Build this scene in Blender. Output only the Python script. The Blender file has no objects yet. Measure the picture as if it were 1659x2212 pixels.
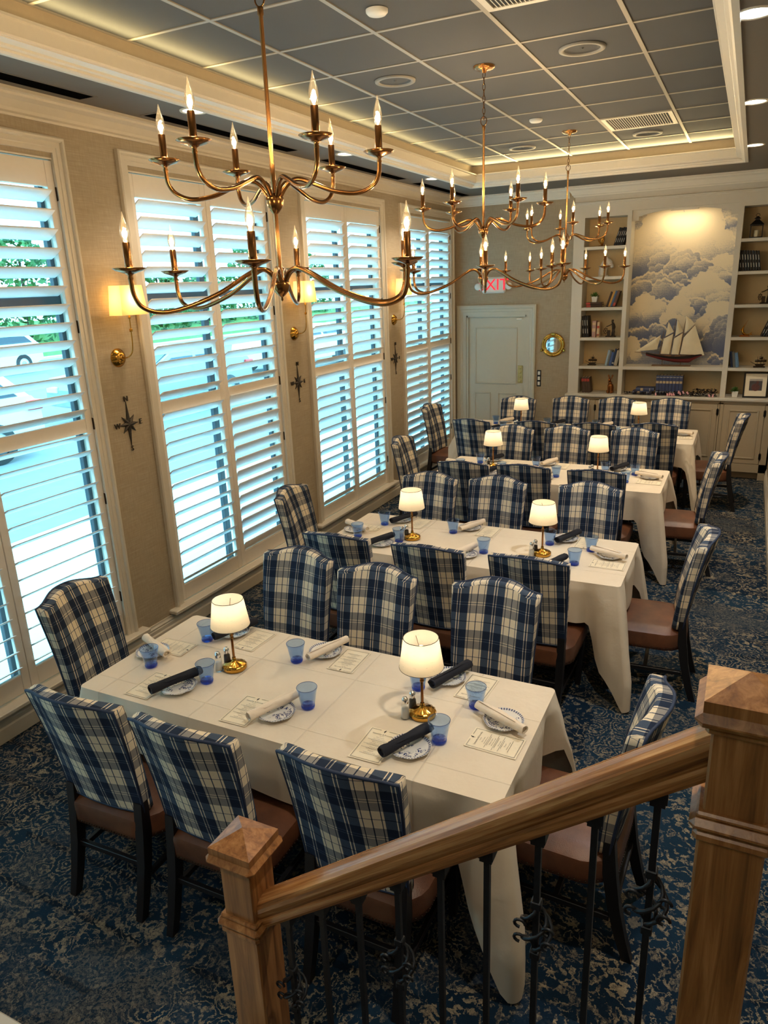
import bpy, math, random
import numpy as np
from mathutils import Vector, Matrix

S = bpy.context.scene
COL = S.collection
PI = math.pi
rnd = random.Random(7)

# ------------------------------------------------------------------ camera, world, exposure
cam = bpy.data.cameras.new('camera'); camo = bpy.data.objects.new('camera', cam); COL.objects.link(camo)
cam.sensor_fit = 'HORIZONTAL'; cam.sensor_width = 36.0; cam.lens = 1559.127 / 1659 * 36.0
cam.clip_start = 0.05; cam.clip_end = 300
def _cam_matrix(loc, yaw, pitch, roll):
    cy, sy, cp, sp = math.cos(yaw), math.sin(yaw), math.cos(pitch), math.sin(pitch)
    f = Vector((-sy*cp, cy*cp, sp)); r = Vector((cy, sy, 0)); u = r.cross(f)
    c, s = math.cos(roll), math.sin(roll)
    r, u = c*r + s*u, -s*r + c*u
    m = Matrix((r, u, -f)).transposed().to_4x4(); m.translation = loc
    return m
camo.matrix_world = _cam_matrix(Vector((3.691, -3.3717, 2.48)), math.radians(26.63578593), math.radians(-17.4944151), math.radians(-2.19225951))
S.camera = camo
w = bpy.data.worlds.new('sky'); S.world = w; w.use_nodes = True
_bg = w.node_tree.nodes['Background']
_bg.inputs['Color'].default_value = (0.50, 0.82, 1.0, 1); _bg.inputs['Strength'].default_value = 2.9
S.view_settings.view_transform = 'Standard'; S.view_settings.look = 'None'
S.view_settings.gamma = 1.0; S.view_settings.use_curve_mapping = False
S.view_settings.exposure = 1.5
S.cycles.use_denoising = True
S.cycles.max_bounces = 8; S.cycles.diffuse_bounces = 4; S.cycles.glossy_bounces = 3
S.cycles.transmission_bounces = 6; S.cycles.transparent_max_bounces = 14
S.cycles.caustics_reflective = False; S.cycles.caustics_refractive = False
S.cycles.sample_clamp_indirect = 6.0
S.cycles.use_light_tree = True
# lamp powers (each light sits in its own lamp's builder)
P_COVE = 12.0
P_BULB, P_DOWN, P_TABLE, P_SCONCE, E_COVE, P_MURAL = 2.2, 30.0, 0.29, 0.9, 1.0, 1.3
WARM = (1.0, 0.72, 0.42); WARM2 = (1.0, 0.85, 0.66)

# ------------------------------------------------------------------ node helpers
class NT:
    def __init__(self, name):
        self.mat = bpy.data.materials.new(name); self.mat.use_nodes = True
        self.t = self.mat.node_tree; self.t.nodes.clear()
        self.out = self.t.nodes.new('ShaderNodeOutputMaterial')
    def n(self, typ, ins=None, **kw):
        nd = self.t.nodes.new('ShaderNode' + typ)
        for k, v in kw.items(): setattr(nd, k, v)
        for k, v in (ins or {}).items(): self.set(nd.inputs[k], v)
        return nd
    def set(self, sock, v):
        if isinstance(v, bpy.types.NodeSocket): self.t.links.new(v, sock)
        elif isinstance(v, bpy.types.Node): self.t.links.new(v.outputs[0], sock)
        elif isinstance(v, (tuple, list)) and len(v) == 3 and sock.type == 'RGBA': sock.default_value = (*v, 1)
        else: sock.default_value = v
    def math(self, op, a, b=0.0, c=None, clamp=False):
        nd = self.t.nodes.new('ShaderNodeMath'); nd.operation = op; nd.use_clamp = clamp
        self.set(nd.inputs[0], a); self.set(nd.inputs[1], b)
        if c is not None: self.set(nd.inputs[2], c)
        return nd.outputs[0]
    def mix(self, f, a, b, blend='MIX'):
        nd = self.t.nodes.new('ShaderNodeMix'); nd.data_type = 'RGBA'; nd.blend_type = blend
        self.set(nd.inputs[0], f); self.set(nd.inputs[6], a); self.set(nd.inputs[7], b)
        return nd.outputs[2]
    def ramp(self, f, stops, interp='LINEAR'):
        nd = self.t.nodes.new('ShaderNodeValToRGB'); cr = nd.color_ramp; cr.interpolation = interp
        while len(cr.elements) < len(stops): cr.elements.new(0.5)
        for e, (p, c) in zip(cr.elements, stops):
            e.position = p; e.color = (*c, 1) if len(c) == 3 else c
        self.set(nd.inputs[0], f)
        return nd.outputs[0]
    def coord(self, kind='Object', scale=(1, 1, 1), rot=(0, 0, 0), loc=(0, 0, 0)):
        tc = self.t.nodes.new('ShaderNodeTexCoord')
        mp = self.t.nodes.new('ShaderNodeMapping')
        mp.inputs['Scale'].default_value = scale; mp.inputs['Rotation'].default_value = rot; mp.inputs['Location'].default_value = loc
        self.t.links.new(tc.outputs[kind], mp.inputs['Vector'])
        return mp.outputs[0]
    def noise(self, vec, scale, detail=3.0, rough=0.5, dist=0.0, col=False):
        nd = self.n('TexNoise', {'Vector': vec, 'Scale': scale, 'Detail': detail, 'Roughness': rough, 'Distortion': dist})
        return nd.outputs[1 if col else 0]
    def bump(self, h, strength=0.3, dist=0.01):
        nd = self.n('Bump', {'Strength': strength, 'Distance': dist, 'Height': h})
        return nd.outputs[0]
    def bsdf(self, color, rough=0.5, metal=0.0, normal=None, spec=0.5, **extra):
        ins = {'Base Color': color, 'Roughness': rough, 'Metallic': metal, 'Specular IOR Level': spec}
        if normal is not None: ins['Normal'] = normal
        ins.update(extra)
        return self.n('BsdfPrincipled', ins).outputs[0]
    def done(self, shader):
        self.t.links.new(shader, self.out.inputs[0]); return self.mat

def srgb(r, g, b):
    f = lambda c: (c/255/12.92) if c <= 10 else ((c/255+0.055)/1.055)**2.4
    return (f(r), f(g), f(b))

def plain(name, col, rough=0.5, metal=0.0, var=0.12, scale=30.0, bump=0.0, spec=0.5, bscale=None, kind='Object'):
    t = NT(name); v = t.coord(kind)
    nz = t.noise(v, scale, 3)
    c = t.mix(nz, tuple(x*(1-var) for x in col), tuple(min(1, x*(1+var)) for x in col))
    nm = t.bump(t.noise(v, bscale or scale*4, 4), bump, 0.004) if bump else None
    return t.done(t.bsdf(c, rough, metal, nm, spec))

M = {}
M['trim'] = plain('painted_trim', srgb(206, 198, 182), 0.42, var=0.03)
M['white_trim'] = plain('white_painted_trim', srgb(224, 218, 204), 0.4, var=0.03)
M['shutter'] = plain('shutter_paint', srgb(226, 218, 206), 0.38, var=0.03)
M['louver'] = plain('louver_paint', srgb(234, 237, 238), 0.35, var=0.02)
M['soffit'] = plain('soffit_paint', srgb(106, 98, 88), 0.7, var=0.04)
M['cove'] = plain('cove_paint', srgb(178, 162, 138), 0.7, var=0.05)
M['tile'] = plain('ceiling_tile_grey', srgb(78, 80, 82), 0.85, var=0.10, scale=160, bump=0.15)
M['grid'] = plain('ceiling_grid_metal', srgb(156, 150, 138), 0.45, var=0.03)
M['case'] = plain('bookcase_paint', srgb(202, 197, 185), 0.45, var=0.03)
M['caseback'] = plain('bookcase_back_paint', srgb(190, 168, 128), 0.6, var=0.05)
M['cabinet'] = plain('cabinet_paint', srgb(176, 162, 138), 0.45, var=0.03)
M['doorpaint'] = plain('door_paint', srgb(196, 194, 180), 0.4, var=0.03)
M['black_metal'] = plain('black_iron', srgb(26, 28, 32), 0.45, 0.6, var=0.15)
M['iron'] = plain('wrought_iron', srgb(44, 48, 54), 0.42, 0.7, var=0.2, scale=60, bump=0.1)
M['dark_bronze'] = plain('dark_bronze', srgb(58, 48, 38), 0.4, 0.8, var=0.3, scale=40)
M['bronze_metal'] = plain('compass_pewter', srgb(70, 66, 62), 0.45, 0.75, var=0.25, scale=40)
M['brass'] = plain('antique_brass', srgb(150, 106, 62), 0.22, 1.0, var=0.12, scale=25)
M['brass_pol'] = plain('polished_brass', srgb(206, 156, 70), 0.14, 1.0, var=0.06, scale=25)
M['gold'] = plain('gilt_metal', srgb(196, 140, 56), 0.25, 1.0, var=0.2, scale=40)
M['copper'] = plain('copper_bronze', srgb(140, 84, 40), 0.35, 0.8, var=0.25, scale=40)
M['chrome'] = plain('chrome', (0.8, 0.8, 0.8), 0.12, 1.0, var=0.03)
M['chairwood'] = plain('black_stained_wood', srgb(20, 20, 24), 0.42, var=0.3, scale=40)
M['navy_cloth'] = plain('navy_napkin_cloth', srgb(16, 20, 34), 0.85, var=0.3, scale=90, bump=0.2)
M['cream_cloth'] = plain('cream_napkin_cloth', srgb(238, 223, 202), 0.85, var=0.05, scale=60, bump=0.25)
M['piping'] = plain('navy_welt', srgb(30, 48, 78), 0.7, var=0.2, scale=60)
M['paper'] = plain('menu_paper', srgb(238, 226, 200), 0.7, var=0.02)
M['ink'] = plain('black_ink', srgb(30, 28, 26), 0.7, var=0.1)
M['white_plastic'] = plain('white_plastic', srgb(226, 226, 220), 0.4, var=0.02)
M['black_plastic'] = plain('black_plastic', srgb(16, 16, 18), 0.35, var=0.1)
M['void'] = plain('matt_black_duct', srgb(10, 10, 11), 1.0, var=0.1, spec=0.0)
M['salt'] = plain('salt_grains', srgb(232, 230, 226), 0.9, var=0.06, scale=400, bump=0.4)
M['pepper'] = plain('pepper_grains', srgb(56, 48, 42), 0.9, var=0.5, scale=400, bump=0.4)
M['candle'] = plain('ivory_wax', srgb(232, 222, 196), 0.5, var=0.03)
M['sail'] = plain('sailcloth', srgb(228, 216, 186), 0.85, var=0.08, scale=14, bump=0.2)
M['hull_black'] = plain('hull_black_paint', srgb(26, 22, 24), 0.3, var=0.1)
M['hull_red'] = plain('hull_red_paint', srgb(96, 22, 26), 0.3, var=0.1)
M['deckwood'] = plain('model_deck_wood', srgb(130, 92, 56), 0.5, var=0.15)
M['mastwood'] = plain('mast_wood', srgb(110, 82, 56), 0.5, var=0.15)
M['stone_white'] = plain('white_plaster', srgb(206, 198, 186), 0.8, var=0.12, scale=40, bump=0.2)
M['pages'] = plain('page_edges', srgb(220, 206, 176), 0.8, var=0.08, scale=200)
M['plantgreen'] = plain('plant_leaf_green', srgb(70, 110, 44), 0.5, var=0.35, scale=30)
M['darkleaf'] = plain('dark_purple_leaf', srgb(40, 36, 42), 0.6, var=0.4, scale=30)
M['pinkshell'] = plain('pink_petal', srgb(226, 170, 178), 0.6, var=0.15)
M['windowframe'] = plain('dark_window_frame', srgb(52, 58, 66), 0.45, var=0.1)
M['grille'] = plain('speaker_grille', srgb(74, 76, 78), 0.6, 0.3, var=0.1, scale=200)
M['ringgrey'] = plain('speaker_ring', srgb(132, 130, 124), 0.5, var=0.03)
M['asphalt'] = plain('asphalt', srgb(128, 130, 132), 0.85, var=0.15, scale=6)
M['concrete'] = plain('pale_concrete', srgb(214, 210, 204), 0.85, var=0.06, scale=4)
M['lawn'] = plain('lawn_grass', srgb(84, 128, 52), 0.9, var=0.3, scale=3, bump=0.5)
M['hedge'] = plain('hedge_leaves', srgb(58, 104, 48), 0.7, var=0.5, scale=4)
M['carwhite'] = plain('white_car_paint', srgb(226, 228, 230), 0.2, var=0.02)
M['carsilver'] = plain('silver_car_paint', srgb(150, 158, 166), 0.22, 0.4, var=0.03)
M['carglass'] = plain('car_window_glass', srgb(40, 56, 70), 0.08, var=0.05)
M['tyre'] = plain('rubber_tyre', srgb(32, 32, 34), 0.8, var=0.1)
M['redlens'] = plain('red_tail_lens', srgb(200, 20, 24), 0.2, var=0.05)
M['signred'] = plain('sign_red', srgb(200, 40, 50), 0.4, var=0.04)
M['photo_dark'] = plain('photo_print_grey', srgb(74, 72, 76), 0.35, var=0.5, scale=30)
M['photo_red'] = plain('photo_print_red', srgb(96, 58, 56), 0.35, var=0.3, scale=30)
M['photo_light'] = plain('photo_print_light', srgb(176, 168, 160), 0.35, var=0.2, scale=30)
M['wire'] = plain('pale_cord', srgb(190, 176, 150), 0.7, var=0.1)

def emis(name, col, strength, sample=True):
    t = NT(name); e = t.n('Emission', {'Color': col, 'Strength': strength})
    m = t.done(e.outputs[0])
    if not sample: m.cycles.emission_sampling = 'NONE'
    return m
M['filament'] = emis('glowing_filament', (1.0, 0.70, 0.34), 90.0, False)
M['downlens'] = emis('downlight_lens', (1.0, 0.88, 0.68), 7.0, False)
M['coolled'] = emis('cool_downlight_lens', (0.86, 0.94, 1.0), 9.0, False)
M['covestrip'] = emis('cove_led_strip', (1.0, 0.72, 0.36), E_COVE)
M['exitred'] = emis('exit_letter_red', (1.0, 0.03, 0.05), 0.5, False)
M['lampbulb'] = emis('lamp_bulb_glow', (1.0, 0.8, 0.5), 6.0, False)

def mat_wallpaper():
    t = NT('grasscloth_wallpaper'); v = t.coord()
    a = t.noise(t.coord(scale=(6, 6, 160)), 1.0, 4, 0.6); b = t.noise(t.coord(scale=(90, 90, 14)), 1.0, 3)
    k = t.math('ADD', t.math('MULTIPLY', a, 0.65), t.math('MULTIPLY', b, 0.35))
    c = t.ramp(k, [(0.3, srgb(152, 138, 116)), (0.55, srgb(168, 154, 131)), (0.75, srgb(184, 170, 146))])
    return t.done(t.bsdf(c, 0.75, normal=t.bump(k, 0.5, 0.004)))
M['wallpaper'] = mat_wallpaper()

def mat_plaid():
    t = NT('blue_cream_plaid_fabric')
    uv = t.n('UVMap').outputs[0]
    sx = t.n('SeparateXYZ', {'Vector': uv})
    NV, CR = (0, 0, 0), (1, 1, 1)
    warp = [(0, NV), (.215, CR), (.238, NV), (.292, CR), (.315, NV), (.53, CR), (.572, NV), (.592, CR), (.748, NV), (.772, CR), (.925, NV), (.945, CR), (.985, CR)]
    weft = [(0, NV), (.225, CR), (.24, NV), (.29, CR), (.305, NV), (.53, CR), (.755, NV), (.78, CR), (.985, CR)]
    u = t.math('FRACT', t.math('ADD', t.math('DIVIDE', sx.outputs[0], 0.178), 10.265))
    vv = t.math('FRACT', t.math('ADD', t.math('DIVIDE', sx.outputs[1], 0.178), 10.1))
    a = t.ramp(u, warp, 'CONSTANT'); b = t.ramp(vv, weft, 'CONSTANT')
    a1 = t.math('MULTIPLY', a, 0.62); b1 = t.math('MULTIPLY', b, 0.38)
    k = t.math('ADD', a1, b1)
    wv = t.noise(t.coord('UV', (700, 420, 1)), 1.0, 2, 0.6)
    k2 = t.math('ADD', k, t.math('MULTIPLY', t.math('SUBTRACT', wv, 0.5), 0.28), clamp=True)
    c = t.ramp(k2, [(0.0, srgb(22, 37, 62)), (0.38, srgb(60, 76, 98)), (0.62, srgb(140, 138, 136)), (1.0, srgb(232, 218, 192))])
    return t.done(t.bsdf(c, 0.85, normal=t.bump(wv, 0.35, 0.003), spec=0.25))
M['plaid'] = mat_plaid()

def mat_leather():
    t = NT('brown_leather'); v = t.coord()
    a = t.noise(v, 7, 4, 0.6); b = t.n('TexVoronoi', {'Vector': v, 'Scale': 260.0}).outputs[0]
    c = t.ramp(a, [(0.3, srgb(78, 47, 34)), (0.7, srgb(116, 73, 48))])
    return t.done(t.bsdf(c, 0.42, normal=t.bump(b, 0.18, 0.002)))
M['leather'] = mat_leather()

def mat_cloth():
    t = NT('ivory_tablecloth_linen'); v = t.coord()
    sp = t.n('SeparateXYZ', {'Vector': v})
    def crease(axis, per, off, wid):
        f = t.math('FRACT', t.math('ADD', t.math('DIVIDE', sp.outputs[axis], per), off + 10))
        d = t.math('ABSOLUTE', t.math('SUBTRACT', f, 0.5))
        return t.math('SUBTRACT', 1.0, t.math('DIVIDE', d, wid*0.45), clamp=True)
    h = t.math('ADD', crease(0, 0.52, 0.18, 0.022), crease(1, 0.42, 0.5, 0.03))
    n = t.noise(v, 6, 4, 0.6)
    hh = t.math('ADD', t.math('MULTIPLY', h, 0.5), t.math('MULTIPLY', n, 0.9))
    wv = t.noise(v, 500, 2)
    hh = t.math('ADD', hh, t.math('MULTIPLY', wv, 0.05))
    c = t.mix(n, srgb(220, 206, 184), srgb(234, 222, 202))
    return t.done(t.bsdf(c, 0.8, normal=t.bump(hh, 0.6, 0.010), spec=0.2))
M['cloth'] = mat_cloth()

def mat_carpet():
    t = NT('navy_distressed_carpet')
    P = t.coord()
    grain = t.noise(P, 190, 2, 0.7)
    P0 = P; P = t.n('VectorMath', {0: P0, 1: t.n('VectorMath', {0: t.noise(P0, 55, 2, 0.7, col=True), 'Scale': 0.030}, operation='SCALE').outputs[0]}, operation='ADD').outputs[0]
    # patchwork of rug panels
    wob = t.noise(P, 1.1, 2, 0.5, col=True)
    pv = t.n('VectorMath', {0: P, 1: t.n('VectorMath', {0: wob, 'Scale': 0.35}, operation='SCALE').outputs[0]}, operation='ADD').outputs[0]
    cell = t.n('TexVoronoi', {'Vector': pv, 'Scale': 1.15, 'Randomness': 0.8}, distance='CHEBYCHEV')
    ccol = t.n('SeparateColor', {'Color': cell.outputs['Color']})
    r1, r2, r3 = ccol.outputs[0], ccol.outputs[1], ccol.outputs[2]
    def curls(scale, dist, freq, lo, hi, det=1.5):
        q = t.noise(P, scale, det, 0.5, dist)
        s = t.math('SINE', t.math('MULTIPLY', q, freq))
        return t.ramp(s, [(lo, (0, 0, 0)), (hi, (1, 1, 1))])
    A = curls(7.0, 2.0, 34.0, .60, .85)
    B = curls(12.0, 1.2, 24.0, .60, .85)
    jv = t.n('VectorMath', {0: P, 1: t.n('VectorMath', {0: t.noise(P, 18, 2, 0.6, col=True), 'Scale': 0.045}, operation='SCALE').outputs[0]}, operation='ADD').outputs[0]
    vor = t.n('TexVoronoi', {'Vector': jv, 'Scale': 8.0, 'Randomness': 0.85})
    ros = t.math('SINE', t.math('MULTIPLY', vor.outputs['Distance'], 42.0))
    C = t.ramp(ros, [(.55, (0, 0, 0)), (.85, (1, 1, 1))])
    Dd = t.ramp(t.noise(jv, 24, 1.5, 0.5, 0.6), [(.60, (0, 0, 0)), (.63, (1, 1, 1))])
    pick1 = t.ramp(t.noise(P, 1.7, 2), [(.47, (0, 0, 0)), (.53, (1, 1, 1))]); pick2 = t.ramp(r2, [(.55, (0, 0, 0)), (.58, (1, 1, 1))])
    pat = t.mix(pick2, t.mix(pick1, A, C), B)
    pat = t.math('MAXIMUM', pat, t.math('MULTIPLY', Dd, 0.8))
    wear = t.noise(P, 4.5, 4, 0.75); fleck = t.noise(P, 75, 3, 0.7)
    er = t.math('ADD', t.math('ADD', t.math('MULTIPLY', grain, 0.35), t.math('MULTIPLY', fleck, 0.55)), t.math('MULTIPLY', wear, 0.5))
    erode = t.ramp(er, [(.60, (0.0, 0, 0)), (.78, (1, 1, 1))])
    pm = t.math('MULTIPLY', pat, t.math('ADD', 0.08, t.math('MULTIPLY', erode, 0.92)))
    base = t.mix(t.noise(P, 3.0, 3), srgb(11, 22, 38), srgb(22, 46, 68))
    base = t.mix(t.math('MULTIPLY', r3, 0.5), base, srgb(38, 70, 94))
    # panels worn down to a grey ground
    worn = t.math('MULTIPLY', t.ramp(t.noise(P, 1.25, 3, 0.6), [(.55, (0, 0, 0)), (.66, (1, 1, 1))]), t.ramp(fleck, [(.42, (0, 0, 0)), (.56, (1, 1, 1))]))
    worn = t.math('MULTIPLY', worn, t.math('SUBTRACT', 1.0, t.math('MULTIPLY', t.math('MAXIMUM', A, C), 0.9)))
    base = t.mix(t.math('MULTIPLY', worn, 0.75), base, srgb(118, 116, 106))
    pm = t.math('MULTIPLY', pm, t.math('SUBTRACT', 1.0, t.math('MULTIPLY', t.ramp(t.noise(P, 1.25, 3, 0.6), [(.55, (0, 0, 0)), (.66, (1, 1, 1))]), 0.8)))
    lines = t.n('TexWave', {'Vector': P, 'Scale': 1.3, 'Distortion': 0.0}, bands_direction='Y')
    bord = t.math('MULTIPLY', t.ramp(lines.outputs[0], [(.955, (0, 0, 0)), (.97, (1, 1, 1))]), t.math('LESS_THAN', r2, 0.5))
    base = t.mix(t.math('MULTIPLY', bord, 0.6), base, srgb(10, 22, 36))
    tan = t.mix(t.noise(P, 20, 3), srgb(136, 130, 114), srgb(192, 174, 142))
    c = t.mix(t.math('MULTIPLY', pm, 0.92), base, tan)
    c = t.mix(t.math('MULTIPLY', grain, 0.5), c, t.mix(0.5, c, (0, 0, 0)))
    return t.done(t.bsdf(c, 0.95, normal=t.bump(grain, 0.6, 0.006), spec=0.1))
M['carpet'] = mat_carpet()

def mat_wood():
    t = NT('stained_oak')
    v = t.coord(scale=(1, 1, 1))
    g = t.noise(t.coord(scale=(44, 44, 2.4)), 1.0, 5, 0.65, 0.6)
    b = t.noise(v, 5, 2)
    k = t.math('ADD', t.math('MULTIPLY', g, 0.75), t.math('MULTIPLY', b, 0.25))
    c = t.ramp(k, [(0.30, srgb(78, 48, 25)), (0.48, srgb(142, 94, 51)), (0.66, srgb(182, 132, 82))])
    return t.done(t.bsdf(c, 0.30, normal=t.bump(g, 0.12, 0.003)))
M['wood'] = mat_wood()
def mat_wood_x():
    t = NT('stained_oak_rail')
    mp = t.n('Mapping', {'Vector': t.coord(rot=(0, math.atan(0.768), 0)), 'Scale': (2.2, 60, 60)})
    g = t.noise(mp.outputs[0], 1.0, 5, 0.65, 0.6)
    c = t.ramp(g, [(0.28, srgb(80, 50, 26)), (0.5, srgb(146, 98, 54)), (0.70, srgb(188, 142, 92))])
    return t.done(t.bsdf(c, 0.22, normal=t.bump(g, 0.15, 0.003)))
M['wood_rail'] = mat_wood_x()

def mat_glass(name, tint, base=None, rough=0.03, refl=0.9):
    t = NT(name)
    tr = t.n('BsdfTransparent', {'Color': tint}); gl = t.n('BsdfGlossy', {'Color': (1, 1, 1), 'Roughness': rough})
    lw = t.n('LayerWeight', {'Blend': 0.5})
    fr = t.math('ADD', 0.04, t.math('MULTIPLY', t.math('POWER', lw.outputs['Facing'], 3.0), 0.75))
    sh = t.n('MixShader', {0: t.math('MULTIPLY', fr, refl), 1: tr.outputs[0], 2: gl.outputs[0]})
    return t.done(sh.outputs[0])
def mat_bulb():
    t = NT('lit_bulb_glass')
    tr = t.n('BsdfTransparent', {'Color': (1.0, 0.94, 0.84)}); gl = t.n('BsdfGlossy', {'Roughness': 0.03})
    fr = t.n('LayerWeight', {'Blend': 0.35}); em = t.n('Emission', {'Color': (1.0, .68, .32), 'Strength': 0.10})
    a = t.n('AddShader', {0: tr.outputs[0], 1: em.outputs[0]})
    sh = t.n('MixShader', {0: t.math('MULTIPLY', fr.outputs[0], .8), 1: a.outputs[0], 2: gl.outputs[0]})
    m = t.done(sh.outputs[0]); m.cycles.emission_sampling = 'NONE'; return m
M['bulbglass'] = mat_bulb()
M['pane'] = mat_glass('window_pane_glass', (0.72, 0.93, 0.97), refl=0.6)
M['clearglass'] = mat_glass('clear_glass', (0.93, 0.95, 0.96))
M['blueglass'] = mat_glass('blue_tumbler_glass', (0.70, 0.81, 0.96))
M['bluebase'] = mat_glass('blue_tumbler_base', (0.22, 0.40, 0.86))
M['rimglass'] = mat_glass('blue_tumbler_rim', (0.36, 0.46, 0.72))
def mat_mirror():
    t = NT('mirror_silver'); g = t.n('BsdfGlossy', {'Color': (0.86, 0.88, 0.88), 'Roughness': 0.02}); return t.done(g.outputs[0])
M['mirror'] = mat_mirror()

def mat_shade(name, col, tcol, fleck):
    t = NT(name); v = t.coord()
    f = t.noise(t.coord(scale=(40, 40, 160)), 1.0, 4, 0.7)
    c1 = t.mix(t.ramp(f, [(.28, (1, 1, 1)), (.40, (0, 0, 0))]), col, tuple(x*fleck for x in col))
    c2 = t.mix(t.ramp(f, [(.28, (1, 1, 1)), (.40, (0, 0, 0))]), tcol, tuple(x*fleck for x in tcol))
    d = t.n('BsdfDiffuse', {'Color': c1}); tl = t.n('BsdfTranslucent', {'Color': c2})
    m = t.n('MixShader', {0: 0.6, 1: d.outputs[0], 2: tl.outputs[0]})
    return t.done(m.outputs[0])
M['lampshade'] = mat_shade('linen_lampshade', srgb(236, 222, 198), srgb(250, 236, 208), 0.75)
M['sconceshade'] = mat_shade('ivory_sconce_shade', srgb(246, 224, 176), srgb(250, 214, 142), 0.97)

def mat_plate():
    t = NT('blue_floral_china'); v = t.coord()
    sp = t.n('SeparateXYZ', {'Vector': v})
    r = t.math('SQRT', t.math('ADD', t.math('MULTIPLY', sp.outputs[0], sp.outputs[0]), t.math('MULTIPLY', sp.outputs[1], sp.outputs[1])))
    a = t.math('ARCTAN2', sp.outputs[1], sp.outputs[0])
    rim = t.ramp(t.math('MULTIPLY', r, 10.0), [(0, (0, 0, 0)), (.70, (0, 0, 0)), (.715, (1, 1, 1)), (.80, (1, 1, 1)), (.81, (.2, .2, .2)), (.9, (1, 1, 1))], 'CONSTANT')
    tick = t.math('ADD', 0.55, t.math('MULTIPLY', t.math('SINE', t.math('MULTIPLY', a, 44.0)), 0.45))
    rimk = t.math('MULTIPLY', rim, tick)
    big = t.noise(v, 26, 2, 0.5); fine = t.n('TexVoronoi', {'Vector': v, 'Scale': 170.0}).outputs[0]
    fl = t.math('MULTIPLY', t.ramp(big, [(.50, (0, 0, 0)), (.56, (1, 1, 1))]), t.ramp(fine, [(.42, (1, 1, 1)), (.6, (0, 0, 0))]))
    inner = t.math('LESS_THAN', r, 0.066)
    k = t.math('MAXIMUM', rimk, t.math('MULTIPLY', fl, inner), clamp=True)
    c = t.mix(k, srgb(232, 230, 224), srgb(36, 56, 110))
    return t.done(t.bsdf(c, 0.12))
M['china'] = mat_plate()

def mat_mural():
    t = NT('cloud_engraving_print'); v = t.coord()
    tone = t.n('Attribute', attribute_name='tone').outputs['Fac']
    st = t.noise(v, 210, 2, 0.7); hl = t.n('TexWave', {'Vector': v, 'Scale': 26.0, 'Distortion': 2.0, 'Detail': 2.0}, bands_direction='Z').outputs[0]
    h = t.math('ADD', t.math('MULTIPLY', st, 0.75), t.math('MULTIPLY', hl, 0.25))
    th = t.math('SUBTRACT', t.math('ADD', tone, 0.06), t.math('SUBTRACT', h, 0.5))
    k = t.ramp(th, [(.27, (0, 0, 0)), (.62, (1, 1, 1))])
    ink = t.mix(tone, srgb(140, 148, 162), srgb(62, 82, 128))
    c = t.mix(t.math('MULTIPLY', k, 0.92), srgb(222, 210, 184), ink)
    return t.done(t.bsdf(c, 0.7))
M['mural'] = mat_mural()

def mat_book(name, col, var=0.1):
    return plain(name, col, 0.55, var=var, scale=40)
BOOKS = {k: mat_book('cloth_book_'+k, srgb(*c)) for k, c in dict(black=(22, 22, 26), dark_brown=(66, 48, 36), mustard=(196, 150, 72), blue=(72, 98, 136), brown=(92, 62, 46),
         pink=(176, 140, 130), cream=(206, 176, 140), pale_blue=(150, 172, 190), grey=(104, 108, 110), navy=(30, 44, 78), royal=(66, 88, 140), beige=(170, 158, 138), indigo=(60, 70, 106), slate=(92, 124, 158)).items()}
BOOKS['band_red'] = mat_book('red_book_label', srgb(176, 62, 46)); BOOKS['band_silver'] = mat_book('silver_book_lettering', srgb(170, 168, 166)); BOOKS['band_gold'] = mat_book('gold_book_lettering', srgb(180, 160, 130))

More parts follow.
